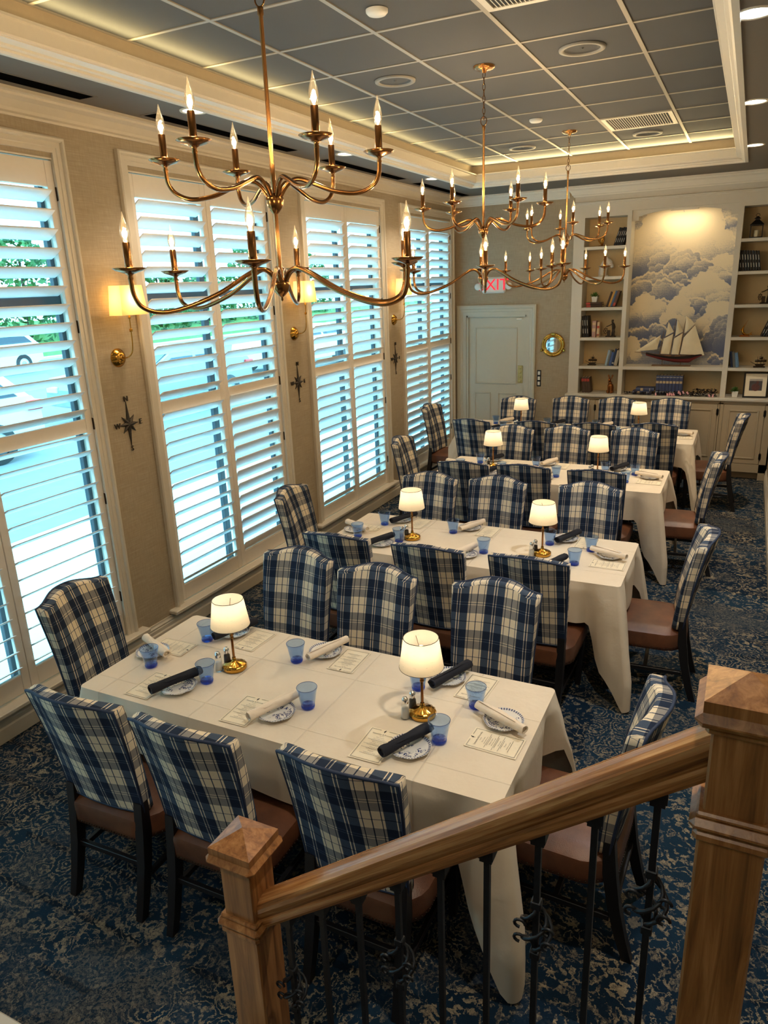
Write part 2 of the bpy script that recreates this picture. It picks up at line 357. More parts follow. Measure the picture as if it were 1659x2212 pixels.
# ------------------------------------------------------------------ mesh helpers
class MB:
    def __init__(s): s.v, s.fc, s.sm, s.uv, s.mi = [], [], [], {}, []; s.m = None; s.cur = 0
    def add(s, vs, fs, smooth=False, uvs=None):
        o = len(s.v)
        if s.m is not None: vs = [s.m @ Vector(p) for p in vs]
        s.v += [tuple(p) for p in vs]
        s.fc += [tuple(i + o for i in f) for f in fs]; s.sm += [smooth]*len(fs); s.mi += [s.cur]*len(fs)
        if uvs:
            for i, q in enumerate(uvs): s.uv[o + i] = q
        return s
    def box(s, x0, y0, z0, x1, y1, z1, b=0.0):
        if x0 > x1: x0, x1 = x1, x0
        if y0 > y1: y0, y1 = y1, y0
        if z0 > z1: z0, z1 = z1, z0
        if b <= 0:
            return s.add([(x0,y0,z0),(x1,y0,z0),(x1,y1,z0),(x0,y1,z0),(x0,y0,z1),(x1,y0,z1),(x1,y1,z1),(x0,y1,z1)],
                  [(3,2,1,0),(4,5,6,7),(0,1,5,4),(1,2,6,5),(2,3,7,6),(3,0,4,7)])
        b = min(b, (x1-x0)*.49, (y1-y0)*.49, (z1-z0)*.49)
        L = [(x0,y0),(x1,y0),(x1,y1),(x0,y1)]
        def ring(z, i):
            X0, X1, Y0, Y1 = x0+i, x1-i, y0+i, y1-i
            if i: return [(X0,Y0,z),(X1,Y0,z),(X1,Y1,z),(X0,Y1,z)]
            return [(x0+b,y0,z),(x1-b,y0,z),(x1,y0+b,z),(x1,y1-b,z),(x1-b,y1,z),(x0+b,y1,z),(x0,y1-b,z),(x0,y0+b,z)]
        V = ring(z0, b) + ring(z0+b, 0) + ring(z1-b, 0) + ring(z1, b)
        F = [(3,2,1,0), (20,21,22,23)]
        for k in range(8): F.append((4+k, 4+(k+1) % 8, 12+(k+1) % 8, 12+k))
        for k in range(4):
            a, c = 4+2*k, 4+2*k+1
            F.append((k, (k+1) % 4, c, a)); F.append((20+(k+1) % 4, 20+k, a+8, c+8))
            p = 4+(2*k+7) % 8
            F.append((k, a, p)); F.append((20+k, p+8, a+8))
        return s.add(V, F)
    def prism(s, poly, axis, a0, a1, smooth=False):
        n = len(poly)
        def P(p, a):
            return {'x': (a, p[0], p[1]), 'y': (p[0], a, p[1]), 'z': (p[0], p[1], a)}[axis]
        V = [P(p, a0) for p in poly] + [P(p, a1) for p in poly]
        F = [tuple(range(n))[::-1], tuple(range(n, 2*n))] + [(i, (i+1) % n, n+(i+1) % n, n+i) for i in range(n)]
        return s.add(V, F, smooth)
    def lathe(s, prof, seg=20, c=(0, 0, 0), rad=None, cap=True):
        V, F = [], []
        for r, z in prof:
            for k in range(seg):
                a = 2*PI*k/seg; rr = r*(rad(a, z) if rad else 1)
                V.append((c[0]+rr*math.cos(a), c[1]+rr*math.sin(a), c[2]+z))
        for i in range(len(prof)-1):
            for k in range(seg):
                F.append((i*seg+k, i*seg+(k+1) % seg, (i+1)*seg+(k+1) % seg, (i+1)*seg+k))
        s.add(V, F, True)
        if cap:
            n = len(prof)
            if prof[0][0] > 1e-5: s.add(V[:seg], [tuple(range(seg))[::-1]])
            if prof[-1][0] > 1e-5: s.add(V[(n-1)*seg:], [tuple(range(seg))])
        return s
    def tube(s, path, r, seg=8, cap=True, flat=None, closed=False):
        pts = [Vector(p) for p in path]; n = len(pts)
        rs = r if isinstance(r, (list, tuple)) else [r]*n
        V, F = [], []; prev = None
        for i, p in enumerate(pts):
            if closed: t = pts[(i+1) % n] - pts[i-1]
            else: t = pts[min(i+1, n-1)] - pts[max(i-1, 0)]
            t = t.normalized() if t.length > 1e-9 else Vector((0, 0, 1))
            if prev is None:
                a = Vector((0, 0, 1)) if abs(t.z) < .9 else Vector((1, 0, 0))
                u = t.cross(a).normalized()
            else:
                u = prev - t*prev.dot(t); u = u.normalized() if u.length > 1e-6 else t.orthogonal().normalized()
            prev = u; w_ = t.cross(u)
            for k in range(seg):
                a = 2*PI*k/seg
                V.append(p + u*(rs[i]*math.cos(a)*(flat[0] if flat else 1)) + w_*(rs[i]*math.sin(a)*(flat[1] if flat else 1)))
        m = n if closed else n-1
        for i in range(m):
            j = (i+1) % n
            for k in range(seg): F.append((i*seg+k, i*seg+(k+1) % seg, j*seg+(k+1) % seg, j*seg+k))
        s.add(V, F, True)
        if cap and not closed:
            s.add(V[:seg], [tuple(range(seg))[::-1]]); s.add(V[-seg:], [tuple(range(seg))])
        return s
    def sqtube(s, path, hx, hy):
        V, F = [], []; n = len(path)
        for i, p in enumerate(path):
            a = hx[i] if isinstance(hx, (list, tuple)) else hx; b = hy[i] if isinstance(hy, (list, tuple)) else hy
            V += [(p[0]-a, p[1]-b, p[2]), (p[0]+a, p[1]-b, p[2]), (p[0]+a, p[1]+b, p[2]), (p[0]-a, p[1]+b, p[2])]
        for i in range(n-1):
            for k in range(4): F.append((i*4+k, i*4+(k+1) % 4, i*4+4+(k+1) % 4, i*4+4+k))
        F += [(3, 2, 1, 0), tuple(range(4*n-4, 4*n))]
        return s.add(V, F)
    def ball(s, c, r, seg=12, rings=8):
        r = r if isinstance(r, (list, tuple)) else (r, r, r)
        V = [(c[0], c[1], c[2]-r[2])]
        for i in range(1, rings):
            ph = PI*i/rings
            for k in range(seg):
                a = 2*PI*k/seg
                V.append((c[0]+r[0]*math.sin(ph)*math.cos(a), c[1]+r[1]*math.sin(ph)*math.sin(a), c[2]-r[2]*math.cos(ph)))
        V.append((c[0], c[1], c[2]+r[2])); e = len(V)-1; F = []
        for k in range(seg): F.append((0, 1+(k+1) % seg, 1+k)); F.append((e, e-seg+k, e-seg+(k+1) % seg))
        for i in range(rings-2):
            for k in range(seg): F.append((1+i*seg+k, 1+i*seg+(k+1) % seg, 1+(i+1)*seg+(k+1) % seg, 1+(i+1)*seg+k))
        return s.add(V, F, True)
    def grid(s, fn, nu, nv, smooth=True, uvf=None, close_u=False, flip=False):
        V = [fn(i/nu, j/nv) for j in range(nv+1) for i in range(nu+1)]
        F = []
        for j in range(nv):
            for i in range(nu):
                a = j*(nu+1)+i; q = (a, a+1, a+nu+2, a+nu+1)
                F.append(q[::-1] if flip else q)
        U = [uvf(i/nu, j/nv) for j in range(nv+1) for i in range(nu+1)] if uvf else None
        return s.add(V, F, smooth, U)
    def mold(s, prof, axis, a0, a1, at=(0, 0), sx=1, miter0=0, miter1=0):
        # profile (out, up) run along an axis; out goes along +/- the other horizontal axis; miter shifts the ends by out*miter
        n = len(prof)
        def P(p, a, mt):
            o, u = p; aa = a + o*mt
            return (at[0]+sx*o, aa, at[1]+u) if axis == 'y' else (aa, at[0]+sx*o, at[1]+u)
        V = [P(p, a0, miter0) for p in prof] + [P(p, a1, miter1) for p in prof]
        F = [tuple(range(n)), tuple(range(n, 2*n))[::-1]] + [(i, n+i, n+(i+1) % n, (i+1) % n) for i in range(n)]
        return s.add(V, F)
    def mesh(s, name, mats):
        me = bpy.data.meshes.new(name); me.from_pydata(s.v, [], s.fc)
        me.polygons.foreach_set('use_smooth', s.sm)
        mats = mats if isinstance(mats, (list, tuple)) else [mats]
        for m_ in mats: me.materials.append(m_)
        if len(mats) > 1: me.polygons.foreach_set('material_index', s.mi)
        if s.uv:
            l = me.uv_layers.new(name='UVMap')
            idx = [0]*len(me.loops); me.loops.foreach_get('vertex_index', idx)
            buf = []
            for i in idx: buf += s.uv.get(i, (0, 0))
            l.data.foreach_set('uv', buf)
        me.validate(); me.update()
        return me
    def build(s, name, mats, parent=None, loc=None, rot=None):
        return link(name, s.mesh(name, mats), parent, loc, rot)

def link(name, me, parent=None, loc=None, rot=None):
    o = bpy.data.objects.new(name, me); COL.objects.link(o)
    if parent is not None: o.parent = parent
    if loc is not None: o.location = loc
    if rot is not None: o.rotation_euler = rot
    return o
def tag(o, label=None, cat=None, group=None, kind=None):
    for k, v_ in (('label', label), ('category', cat), ('group', group), ('kind', kind)):
        if v_: o[k] = v_
    return o
def thing(name, label, cat, loc=(0, 0, 0), rotz=0.0, group=None):
    return tag(link(name, None, None, loc, (0, 0, rotz)), label, cat, group)
KIDS = {}
def kids(o): return [c for c in o.children]
def dup(root, loc, rotz=0.0, label=None, group=None):
    r = root.copy(); COL.objects.link(r); r.location = loc; r.rotation_euler = (0, 0, rotz)
    if label: r['label'] = label
    if group: r['group'] = group
    for ch in kids(root):
        c = ch.copy(); COL.objects.link(c); c.parent = r
        for g in kids(ch):
            d = g.copy(); COL.objects.link(d); d.parent = c
    return r
def light(name, kind, parent, loc, power, col, radius=0.02, rot=None, **kw):
    l = bpy.data.lights.new(name, kind); l.energy = power; l.color = col
    if kind in ('POINT', 'SPOT'): l.shadow_soft_size = radius
    for k, v_ in kw.items(): setattr(l, k, v_)
    o = bpy.data.objects.new(name, l); COL.objects.link(o); o.parent = parent; o.location = loc
    if rot: o.rotation_euler = rot
    return o
def struct(o): o['kind'] = 'structure'; return o
def text_mesh(txt, size, extrude=0.0, align='CENTER', lines=0.0):
    cu = bpy.data.curves.new('lettering', 'FONT'); cu.body = txt; cu.size = size; cu.extrude = extrude
    cu.align_x = align; cu.align_y = 'CENTER'; cu.resolution_u = 1
    if lines: cu.space_line = lines
    o = bpy.data.objects.new('lettering', cu); COL.objects.link(o)
    dg = bpy.context.evaluated_depsgraph_get(); dg.update()
    me = bpy.data.meshes.new_from_object(o.evaluated_get(dg))
    bpy.data.objects.remove(o); bpy.data.curves.remove(cu)
    return me
def catmull(pts, n=6):
    P_ = [Vector(p) for p in pts]; P_ = [2*P_[0]-P_[1]] + P_ + [2*P_[-1]-P_[-2]]; out = []
    for i in range(1, len(P_)-2):
        a, b, c, d = P_[i-1:i+3]
        for k in range(n):
            t = k/n
            out.append(0.5*((2*b)+(c-a)*t+(2*a-5*b+4*c-d)*t*t+(3*b-a-3*c+d)*t**3))
    out.append(P_[-2]); return out

# ------------------------------------------------------------------ the setting
XR, YB, YF, ZS, ZT = 4.07, 6.49, -4.9, 3.54, 3.76      # right wall, back wall, front wall, soffit, tiled ceiling
WIN = [-1.72, 0.40, 2.52, 4.64, -3.84]; WW = 1.71               # near edge and width of each casing; last window unseen, added for daylight

b = MB(); b.box(-0.2, YF, -0.1, XR+0.2, 6.9, 0.0); struct(b.build('floor', M['carpet']))
b = MB()
edges = [YF] + [q for y in WIN for q in (y+0.075, y+WW-0.075)] + [6.9]
edges.sort()
for i in range(0, len(edges), 2): b.box(-0.17, edges[i], 0, 0, edges[i+1], 3.8)
for y in WIN:
    b.box(-0.17, y+0.075, 0, 0, y+WW-0.075, 0.20); b.box(-0.17, y+0.075, 3.24, 0, y+WW-0.075, 3.8)
struct(b.build('wall_left', M['wallpaper']))
DX0, DX1, DZ = 0.150, 1.005, 2.02                        # door opening
b = MB(); b.box(-0.0, YB, 0, DX0, YB+0.12, 3.8); b.box(DX1, YB, 0, 1.62, YB+0.12, 3.8); b.box(DX0, YB, DZ, DX1, YB+0.12, 3.8)
struct(b.build('wall_back', M['wallpaper']))
struct(MB().box(1.62, 6.78, 0, XR, 6.9, 3.8).build('wall_back', M['wallpaper'])); struct(MB().box(1.62, YB, 3.37, XR, 6.78, 3.8).build('wall_back', M['wallpaper']))
b = MB(); b.box(XR, YF, 0, XR+0.15, 6.9, 3.8); struct(b.build('wall_right', M['wallpaper']))
b = MB(); b.box(-0.17, YF-0.12, 0, XR+0.15, YF, 3.8); struct(b.build('wall_front', M['wallpaper']))

# ceiling: soffit ring round a tray, the tray's grid and its tiles
TX0, TX1, TY0, TY1 = 0.575, 3.495, -3.06, 5.495
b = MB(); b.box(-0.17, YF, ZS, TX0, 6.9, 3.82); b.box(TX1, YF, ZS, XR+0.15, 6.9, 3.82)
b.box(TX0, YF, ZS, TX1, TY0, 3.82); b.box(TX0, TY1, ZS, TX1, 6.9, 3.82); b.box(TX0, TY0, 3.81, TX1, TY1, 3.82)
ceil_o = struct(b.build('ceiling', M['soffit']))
gx = [TX0] + [1.138+0.6096*k for k in range(4)] + [TX1]; gy = [TY0] + [0.002+0.6096*k for k in range(-4, 9)] + [TY1]
b = MB()
for x in gx[1:-1]: b.box(x-0.012, TY0, ZT-0.004, x+0.012, TY1, ZT+0.02)
for y in gy[1:-1]: b.box(TX0, y-0.0115, ZT-0.003, TX1, y+0.0115, ZT+0.02)
b.box(TX0, TY0, ZT-0.004, TX0+0.02, TY1, ZT+0.02); b.box(TX1-0.02, TY0, ZT-0.004, TX1, TY1, ZT+0.02); b.box(TX0, TY1-0.02, ZT-0.004, TX1, TY1, ZT+0.02)
b.build('ceiling_grid', M['grid'], ceil_o)
tile_cache = {}
for i in range(len(gx)-1):
    for j in range(len(gy)-1):
        wx, wy = gx[i+1]-gx[i], gy[j+1]-gy[j]; key = (round(wx, 3), round(wy, 3))
        if key not in tile_cache:
            tile_cache[key] = MB().box(-wx/2+0.008, -wy/2+0.008, 0, wx/2-0.008, wy/2-0.008, 0.016, 0.004).mesh('ceiling_tile', M['tile'])
        link('ceiling_tile', tile_cache[key], ceil_o, ((gx[i]+gx[i+1])/2, (gy[j]+gy[j+1])/2, ZT+0.002))
# painted faces of the tray, above its lip
b = MB(); b.box(TX0, TY0, ZS+0.03, TX0+0.006, TY1, ZT-0.004); b.box(TX0, TY1-0.006, ZS+0.03, TX1, TY1, ZT-0.004); b.box(TX1-0.006, TY0, ZS+0.03, TX1, TY1, ZT-0.004); b.box(TX0, TY0, ZS+0.03, TX1, TY0+0.006, ZT-0.004)
struct(b.build('trim_1', M['cove']))
lip = [(-0.03, -0.012), (0.0, -0.014), (0.012, -0.006), (0.014, 0.004), (0.03, 0.010), (0.040, 0.028), (0.055, 0.034), (0.078, 0.036), (0.082, 0.045), (0.082, 0.105), (0.095, 0.110), (0.095, 0.122), (0.070, 0.122), (0.070, 0.03), (-0.03, 0.0)]
b = MB(); b.mold(lip, 'y', TY0, TY1, (TX0, ZS), 1, 1, -1); struct(b.build('trim_2', M['white_trim']))
b = MB(); b.mold(lip, 'x', TX0, TX1, (TY1, ZS), -1, 1, -1); struct(b.build('trim_3', M['white_trim']))
b = MB(); b.mold(lip, 'y', TY0, TY1, (TX1, ZS), -1, 1, -1); struct(b.build('trim_4', M['white_trim']))
b = MB(); b.mold(lip, 'x', TX0, TX1, (TY0, ZS), 1, 1, -1); struct(b.build('trim_5', M['white_trim']))
# cove lights behind the lip
for nm, bx in (('window', (TX0+0.050, TY0+0.1, ZS+0.121, TX0+0.074, TY1-0.1, ZS+0.126)), ('bookcase', (TX0+0.1, TY1-0.074, ZS+0.121, TX1-0.1, TY1-0.050, ZS+0.126))):
    o = tag(MB().box(*bx).build('cove_light', M['covestrip']), 'warm light strip in the ceiling cove along the %s side' % nm, 'light')
    lx, ly = bx[3]-bx[0], bx[4]-bx[1]
    light('cove_glow', 'AREA', o, ((bx[0]+bx[3])/2, (bx[1]+bx[4])/2, ZS+0.128), P_COVE, (1.0, .76, .34), rot=(0, math.radians(212), 0) if nm == 'window' else (math.radians(222), 0, 0), shape='RECTANGLE', size=lx, size_y=ly, spread=math.radians(120))

crown = [(0, -0.12), (0.012, -0.12), (0.016, -0.108), (0.03, -0.10), (0.036, -0.085), (0.060, -0.05), (0.086, -0.034), (0.09, -0.022), (0.105, -0.016), (0.105, 0), (0, 0)]
b = MB(); b.mold(crown, 'y', YF, YB, (0, ZS), 1, 1, -1); struct(b.build('trim_6', M['trim']))
YC = 6.41                                               # face of the built-in
b = MB(); b.mold(crown, 'x', 0, 1.52, (YB, ZS), -1, 1, 0); b.mold(crown, 'x', 1.60, XR, (YC, ZS), -1, -1, -1); b.mold(crown, 'y', YC, YB, (1.60, ZS), -1, -1, 0)
struct(b.build('trim_7', M['white_trim']))
b = MB(); b.mold(crown, 'y', YF, YB, (XR, ZS), -1, 1, -1); struct(b.build('trim_8', M['trim']))
base = [(0, 0), (0.024, 0), (0.024, 0.085), (0.017, 0.095), (0.017, 0.120), (0.012, 0.128), (0.016, 0.138), (0.008, 0.150), (0.006, 0.165), (0, 0.165)]
b = MB(); b.mold(base, 'y', YF, YB, (0, 0), 1, 0, 0); struct(b.build('baseboard_left', M['trim']))
b = MB(); b.mold(base, 'x', 1.10, 1.60, (YB, 0), -1); struct(b.build('baseboard_back', M['trim']))
b = MB(); b.mold(base, 'y', YF, 6.3, (XR, 0), -1); struct(b.build('baseboard_right', M['trim']))

# windows: casing, apron and stool, dark sash behind, panes
cprof = [(0, 0), (0.085, 0), (0.085, 0.014), (0.060, 0.014), (0.056, 0.018), (0.030, 0.018), (0.026, 0.026), (0.020, 0.032), (0.010, 0.034), (0.004, 0.030), (0.0, 0.026)]
ZC0, ZC1 = 0.205, 3.352
for n, y in enumerate(WIN, 1):
    wroot = struct(link('window_%d' % n, None, None, (0, 0, 0)))
    y1 = y+WW; b = MB()
    def strip(P0, P1, inward, up0, up1):
        # casing strip: profile runs inwards from the outer edge, mitred at its ends
        pass
    k = len(cprof)
    def leg(yo, d, z0, z1, m1):
        V = [(p[1], yo+d*p[0], z0) for p in cprof] + [(p[1], yo+d*p[0], z1-p[0]*m1) for p in cprof]
        b.add(V, [tuple(range(k)), tuple(range(k, 2*k))[::-1]] + [(i, (i+1) % k, k+(i+1) % k, k+i) for i in range(k)])
    leg(y, 1, ZC0, ZC1, 1); leg(y1, -1, ZC0, ZC1, 1)
    V = [(p[1], y+p[0], ZC1-p[0]) for p in cprof] + [(p[1], y1-p[0], ZC1-p[0]) for p in cprof]
    b.add(V, [tuple(range(k)), tuple(range(k, 2*k))[::-1]] + [(i, (i+1) % k, k+(i+1) % k, k+i) for i in range(k)])
    b.build('window_casing', M['trim'], wroot)
    b = MB(); b.box(-0.02, y-0.07, ZC0-0.03, 0.075, y1+0.07, ZC0, 0.006); b.box(0, y-0.04, ZC0-0.038, 0.018, y1+0.04, ZC0-0.03, 0.002); b.build('window_sill', M['trim'], wroot)
    # jamb liner
    b = MB(); b.box(-0.165, y+0.075, 0.20, 0.0, y+0.083, 3.24); b.box(-0.165, y1-0.083, 0.20, 0.0, y1-0.075, 3.24); b.box(-0.165, y+0.075, 3.232, 0.0, y1-0.075, 3.24); b.box(-0.165, y+0.075, 0.198, 0.0, y1-0.075, 0.206)
    b.build('window_jamb', M['white_trim'], wroot)
    ym = (y+y1)/2; b = MB()
    for (a, c) in ((y+0.083, y+0.112), (ym-0.028, ym+0.028), (y1-0.112, y1-0.083)): b.box(-0.152, a, 0.206, -0.112, c, 3.232, 0.004)
    for (a, c) in ((0.206, 0.27), (1.665, 1.715), (2.43, 2.485), (3.17, 3.232)): b.box(-0.15, y+0.083, a, -0.11, y1-0.083, c, 0.004)
    b.build('window_sash', M['windowframe'], wroot)
    for (a, c) in ((y+0.112, ym-0.028), (ym+0.028, y1-0.112)):
        for (za, zc) in ((0.27, 1.665), (1.715, 2.43), (2.485, 3.17)):
            MB().box(-0.133, a, za, -0.130, c, zc).build('pane', M['pane'], wroot)

# shutters: two leaves to a window, every louver its own part
def louver_mesh(L):
    b = MB(); n = 10; prof = []
    for k in range(n):
        a = 2*PI*k/n; prof.append((0.0595*math.cos(a), 0.0055*math.sin(a)))
    V = [(x, -L/2, z) for x, z in prof] + [(x, L/2, z) for x, z in prof]
    b.add(V, [(i, (i+1) % n, n+(i+1) % n, n+i) for i in range(n)], True); b.add(V[:n], [tuple(range(n))]); b.add(V[n:], [tuple(range(n))[::-1]])
    return b.mesh('louver', M['louver'])
Y_IN = 0.083; LEAF = (WW-2*Y_IN)/2; ST = 0.052
LM = louver_mesh(LEAF-2*ST-0.006)
leafz = dict(z0=0.212, z1=3.226, bot=0.332, mid0=1.652, mid1=1.738, top=3.085)
fr = MB()
def shutter_frame():
    b = MB(); h = LEAF/2-0.0015; t0, t1 = -0.014, 0.014
    b.box(t0, -h, leafz['z0'], t1, -h+ST, leafz['z1'], 0.003); b.box(t0, h-ST, leafz['z0'], t1, h, leafz['z1'], 0.003)
    for a, c in ((leafz['z0'], leafz['bot']), (leafz['mid0'], leafz['mid1']), (leafz['top'], leafz['z1'])): b.box(t0+0.001, -h+ST, a, t1-0.001, h-ST, c, 0.003)
    return b.mesh('shutter_frame', M['shutter'])
FM = shutter_frame()
hinge = MB().box(-0.004, -0.005, -0.038, 0.018, 0.005, 0.038, 0.002).mesh('hinge', M['dark_bronze'])
ORD = ['first', 'second', 'third', 'fourth', 'unseen']
UP = [1.790+0.105*i for i in range(13)]; LO = [0.378+0.105*i for i in range(13)]
TILT = {(0, 0): (34, 27), (0, 1): (31, 27), (1, 0): (36, 38), (1, 1): (36, 60), (2, 0): (38, 48), (2, 1): (38, 44), (3, 0): (39, 68), (3, 1): (40, 58), (4, 0): (20, 20), (4, 1): (20, 20)}
for n, y in enumerate(WIN):
    for s_ in (0, 1):
        yc = y+Y_IN+LEAF*(s_+0.5)
        side = 'nearer leaf' if s_ == 0 else 'farther leaf'
        r = thing('window_shutter', 'white louvred shutter, %s of the %s' % (side, ORD[n]+' window from the stairs' if n < 4 else 'added window beside the stairs, out of view'), 'shutter', (-0.022, yc, 0), 0, 'plantation shutters')
        link('shutter_frame', FM, r)
        for zs_, tl in ((UP, TILT[(n, s_)][0]), (LO, TILT[(n, s_)][1])):
            for z in zs_: link('louver', LM, r, (-0.0, 0, z-0.012), (0, -math.radians(tl + rnd.uniform(-1.5, 1.5)), 0))
        for z in (0.50, 1.20, 1.70, 2.30, 3.05): link('hinge', hinge, r, (0.012, (-1 if s_ == 0 else 1)*(LEAF/2+0.003), z))

# door
d = struct(link('door_1', None, None, (0, 0, 0)))
dprof = [(0, 0), (0.075, 0), (0.075, 0.012), (0.05, 0.012), (0.046, 0.018), (0.03, 0.018), (0.024, 0.03), (0.010, 0.034), (0.0, 0.028)]
b = MB(); k = len(dprof); o0, o1, oz = DX0-0.14, DX1+0.13, DZ+0.135
dprof = [(p[0]*1.8, p[1]) for p in dprof]
def dleg(xo, dd, z0, z1):
    V = [(xo+dd*p[0], YB-p[1], z0) for p in dprof] + [(xo+dd*p[0], YB-p[1], z1-p[0]) for p in dprof]
    b.add(V, [tuple(range(k)), tuple(range(k, 2*k))[::-1]] + [(i, (i+1) % k, k+(i+1) % k, k+i) for i in range(k)])
dleg(o0, 1, 0, oz); dleg(o1, -1, 0, oz)
V = [(o0+p[0], YB-p[1], oz-p[0]) for p in dprof] + [(o1-p[0], YB-p[1], oz-p[0]) for p in dprof]
b.add(V, [tuple(range(k)), tuple(range(k, 2*k))[::-1]] + [(i, (i+1) % k, k+(i+1) % k, k+i) for i in range(k)])
b.build('door_casing', M['doorpaint'], d)
b = MB(); b.box(DX0, YB-0.005, 0, DX0+0.022, YB+0.11, DZ); b.box(DX1-0.022, YB-0.005, 0, DX1, YB+0.11, DZ); b.box(DX0, YB-0.005, DZ-0.022, DX1, YB+0.11, DZ); b.build('door_jamb', M['doorpaint'], d)
lf = MB(); lf.box(DX0+0.025, YB+0.03, 0.01, DX1-0.025, YB+0.075, DZ-0.025, 0.003); lf = lf.build('door_leaf', M['doorpaint'], d)
def panel_mold(b, x0, z0, x1, z1, yf, wd=0.018, dp=0.010):
    b.box(x0, yf-dp, z0, x0+wd, yf, z1, 0.004); b.box(x1-wd, yf-dp, z0, x1, yf, z1, 0.004); b.box(x0+wd, yf-dp, z0, x1-wd, yf, z0+wd, 0.004); b.box(x0+wd, yf-dp, z1-wd, x1-wd, yf, z1, 0.004)
for (x0, z0, x1, z1) in ((0.265, 1.085, 0.87, 1.855), (0.255, 0.20, 0.495, 0.965), (0.60, 0.20, 0.865, 0.965)):
    b = MB(); panel_mold(b, x0, z0, x1, z1, YB+0.03); b.build('panel_molding', M['doorpaint'], lf)
b = MB(); b.box(0.885, YB+0.022, 1.105, 0.955, YB+0.03, 1.345, 0.003)
for i in range(4): b.lathe([(0.010, 0), (0.006, 0.004), (0, 0.005)], 10)
b = MB(); b.box(0.885, YB+0.022, 1.105, 0.955, YB+0.03, 1.345, 0.003)
for i in range(4): b.ball((0.92, YB+0.021, 1.135+0.06*i), (0.018, 0.004, 0.022), 10, 6)
b.build('push_plate', plain('aged_brass_plate', srgb(190, 176, 120), 0.4, 0.6, var=0.25, scale=120), lf)
MB().box(0.86, YB+0.005, 1.955, 0.935, YB+0.03, 1.975, 0.003).build('door_closer_arm', M['white_plastic'], lf)

# ------------------------------------------------------------------ chairs
def backrest():
    zb, HB = 0.465, 0.0
    def hw(z): return 0.200 + 0.026*min(1, max(0, (z-zb)/0.53))
    def ztop(s): a = min(1.0, abs(s)/0.97)**1.25; return 1.000 + 0.032*(0.5+0.5*math.cos(PI*a))
    def yf(z): q = (z-zb)/0.55; return 0.128 - 0.098*q + 0.010*math.sin(PI*min(1, max(0, q)))   # front face leans back
    th = 0.066
    NU, NV = 16, 14
    def pos(s, t, kx, kz):          # kx, kz shrink the outline a little
        z = zb + (ztop(s)-zb)*t
        return s*kx*hw(z), zb + (z-zb)*1.0
    b = MB()
    # rings front centre -> front edge -> rear edge (uv follows the fabric round the side)
    def outline(m):                 # closed loop param -> (s, t)
        out = []
        for i in range(NU): out.append((-1+2*i/NU, 0))
        for j in range(NV): out.append((1, j/NV))
        for i in range(NU): out.append((1-2*i/NU, 1))
        for j in range(NV): out.append((-1, 1-j/NV))
        return out
    def P(s, t, inset, depth, lift=0.0):
        x, z = pos(s, t, 1, 1); c = 0.73
        sx = 1 - inset/0.22; sz = 1 - inset/0.28
        bow = 0.050*(0.5+0.5*math.cos(PI*min(1.0, abs(s)/0.98)**1.25))*(0.25+0.75*t)
        return (x*sx, yf(z) - depth + lift - bow + 0.022, c + (z-c)*sz)
    def front(u, v):
        s, t = 2*u-1, v; x, y, z = P(s, t, 0.012, 0.0)
        puff = 0.010*(1-s**4)*(1-(2*t-1)**4)
        return (x, y+puff, z)
    b.grid(front, NU, NV, True, lambda u, v: (lambda p: (p[0], p[2]))(front(u, v)), flip=True)
    loop = outline(0)
    rings = [(0.012, 0.0), (0.003, 0.006), (0.0, 0.016), (0.0, th-0.010)]
    V, U, F = [], [], []
    n = len(loop)
    for (ins, dep) in rings:
        for (s, t) in loop:
            p = P(s, t, ins, dep); V.append(p)
            du = (1 if s >= 1 else -1 if s <= -1 else 0)*dep; dv = (dep if t >= 1 else -dep if t <= 0 else 0)
            x0, _, z0 = P(s, t, 0, dep); U.append((x0+du, z0+dv))
    for r in range(len(rings)-1):
        for i in range(n): F.append((r*n+i, r*n+(i+1) % n, (r+1)*n+(i+1) % n, (r+1)*n+i))
    b.add(V, F, True, U)
    def rear(u, v):
        s, t = 2*u-1, v; x, y, z = P(s, t, 0.004, th)
        return (x, y-0.006*(1-s**4)*(1-(2*t-1)**4), z)
    b.grid(rear, NU, NV, True, lambda u, v: (lambda p: (-p[0]+0.03, p[2]))(rear(u, v)))
    pip = [P(s, t, 0.001, th-0.004) for (s, t) in loop]
    return b, pip
def seat_mb():
    b = MB(); N = 12
    x_of = lambda u, v: (2*u-1)*(0.163 + 0.075*min(1, v*5))
    def edge(u, v): return (1-(2*u-1)**8)*(1-(2*v-1)**8)
    def top(u, v):
        return (x_of(u, v), 0.062+0.478*v, 0.435 + 0.034*edge(u, v)**0.5*(1-0.25*((2*u-1)**2+(2*v-1)**2)))
    b.grid(top, N, N)
    ring = [(i/N, 0) for i in range(N)] + [(1, j/N) for j in range(N)] + [(1-i/N, 1) for i in range(N)] + [(0, 1-j/N) for j in range(N)]
    n = len(ring); V = []
    for z, k in ((0.435, 1.0), (0.425, 1.012), (0.36, 1.012), (0.335, 1.004), (0.333, 0.96)):
        for (u, v) in ring:
            x, y, _ = top(u, v); V.append((x*k, 0.30+(y-0.30)*k, z))
    F = [(r*n+i, r*n+(i+1) % n, (r+1)*n+(i+1) % n, (r+1)*n+i) for r in range(4) for i in range(n)]
    b.add([v_ for v_ in V], [f[::-1] for f in F], True); b.add(V[-n:], [tuple(range(n))])
    nails = MB()
    for i in range(0, n):
        for q in (0, .5):
            a, c = Vector(V[3*n+i]), Vector(V[3*n+(i+1) % n]); p = a.lerp(c, q)
            o = Vector((p.x, p.y-0.30, 0)).normalized()
            nails.ball((p.x+o.x*0.001, p.y+o.y*0.001, 0.345), 0.0042, 5, 3)
    return b, nails
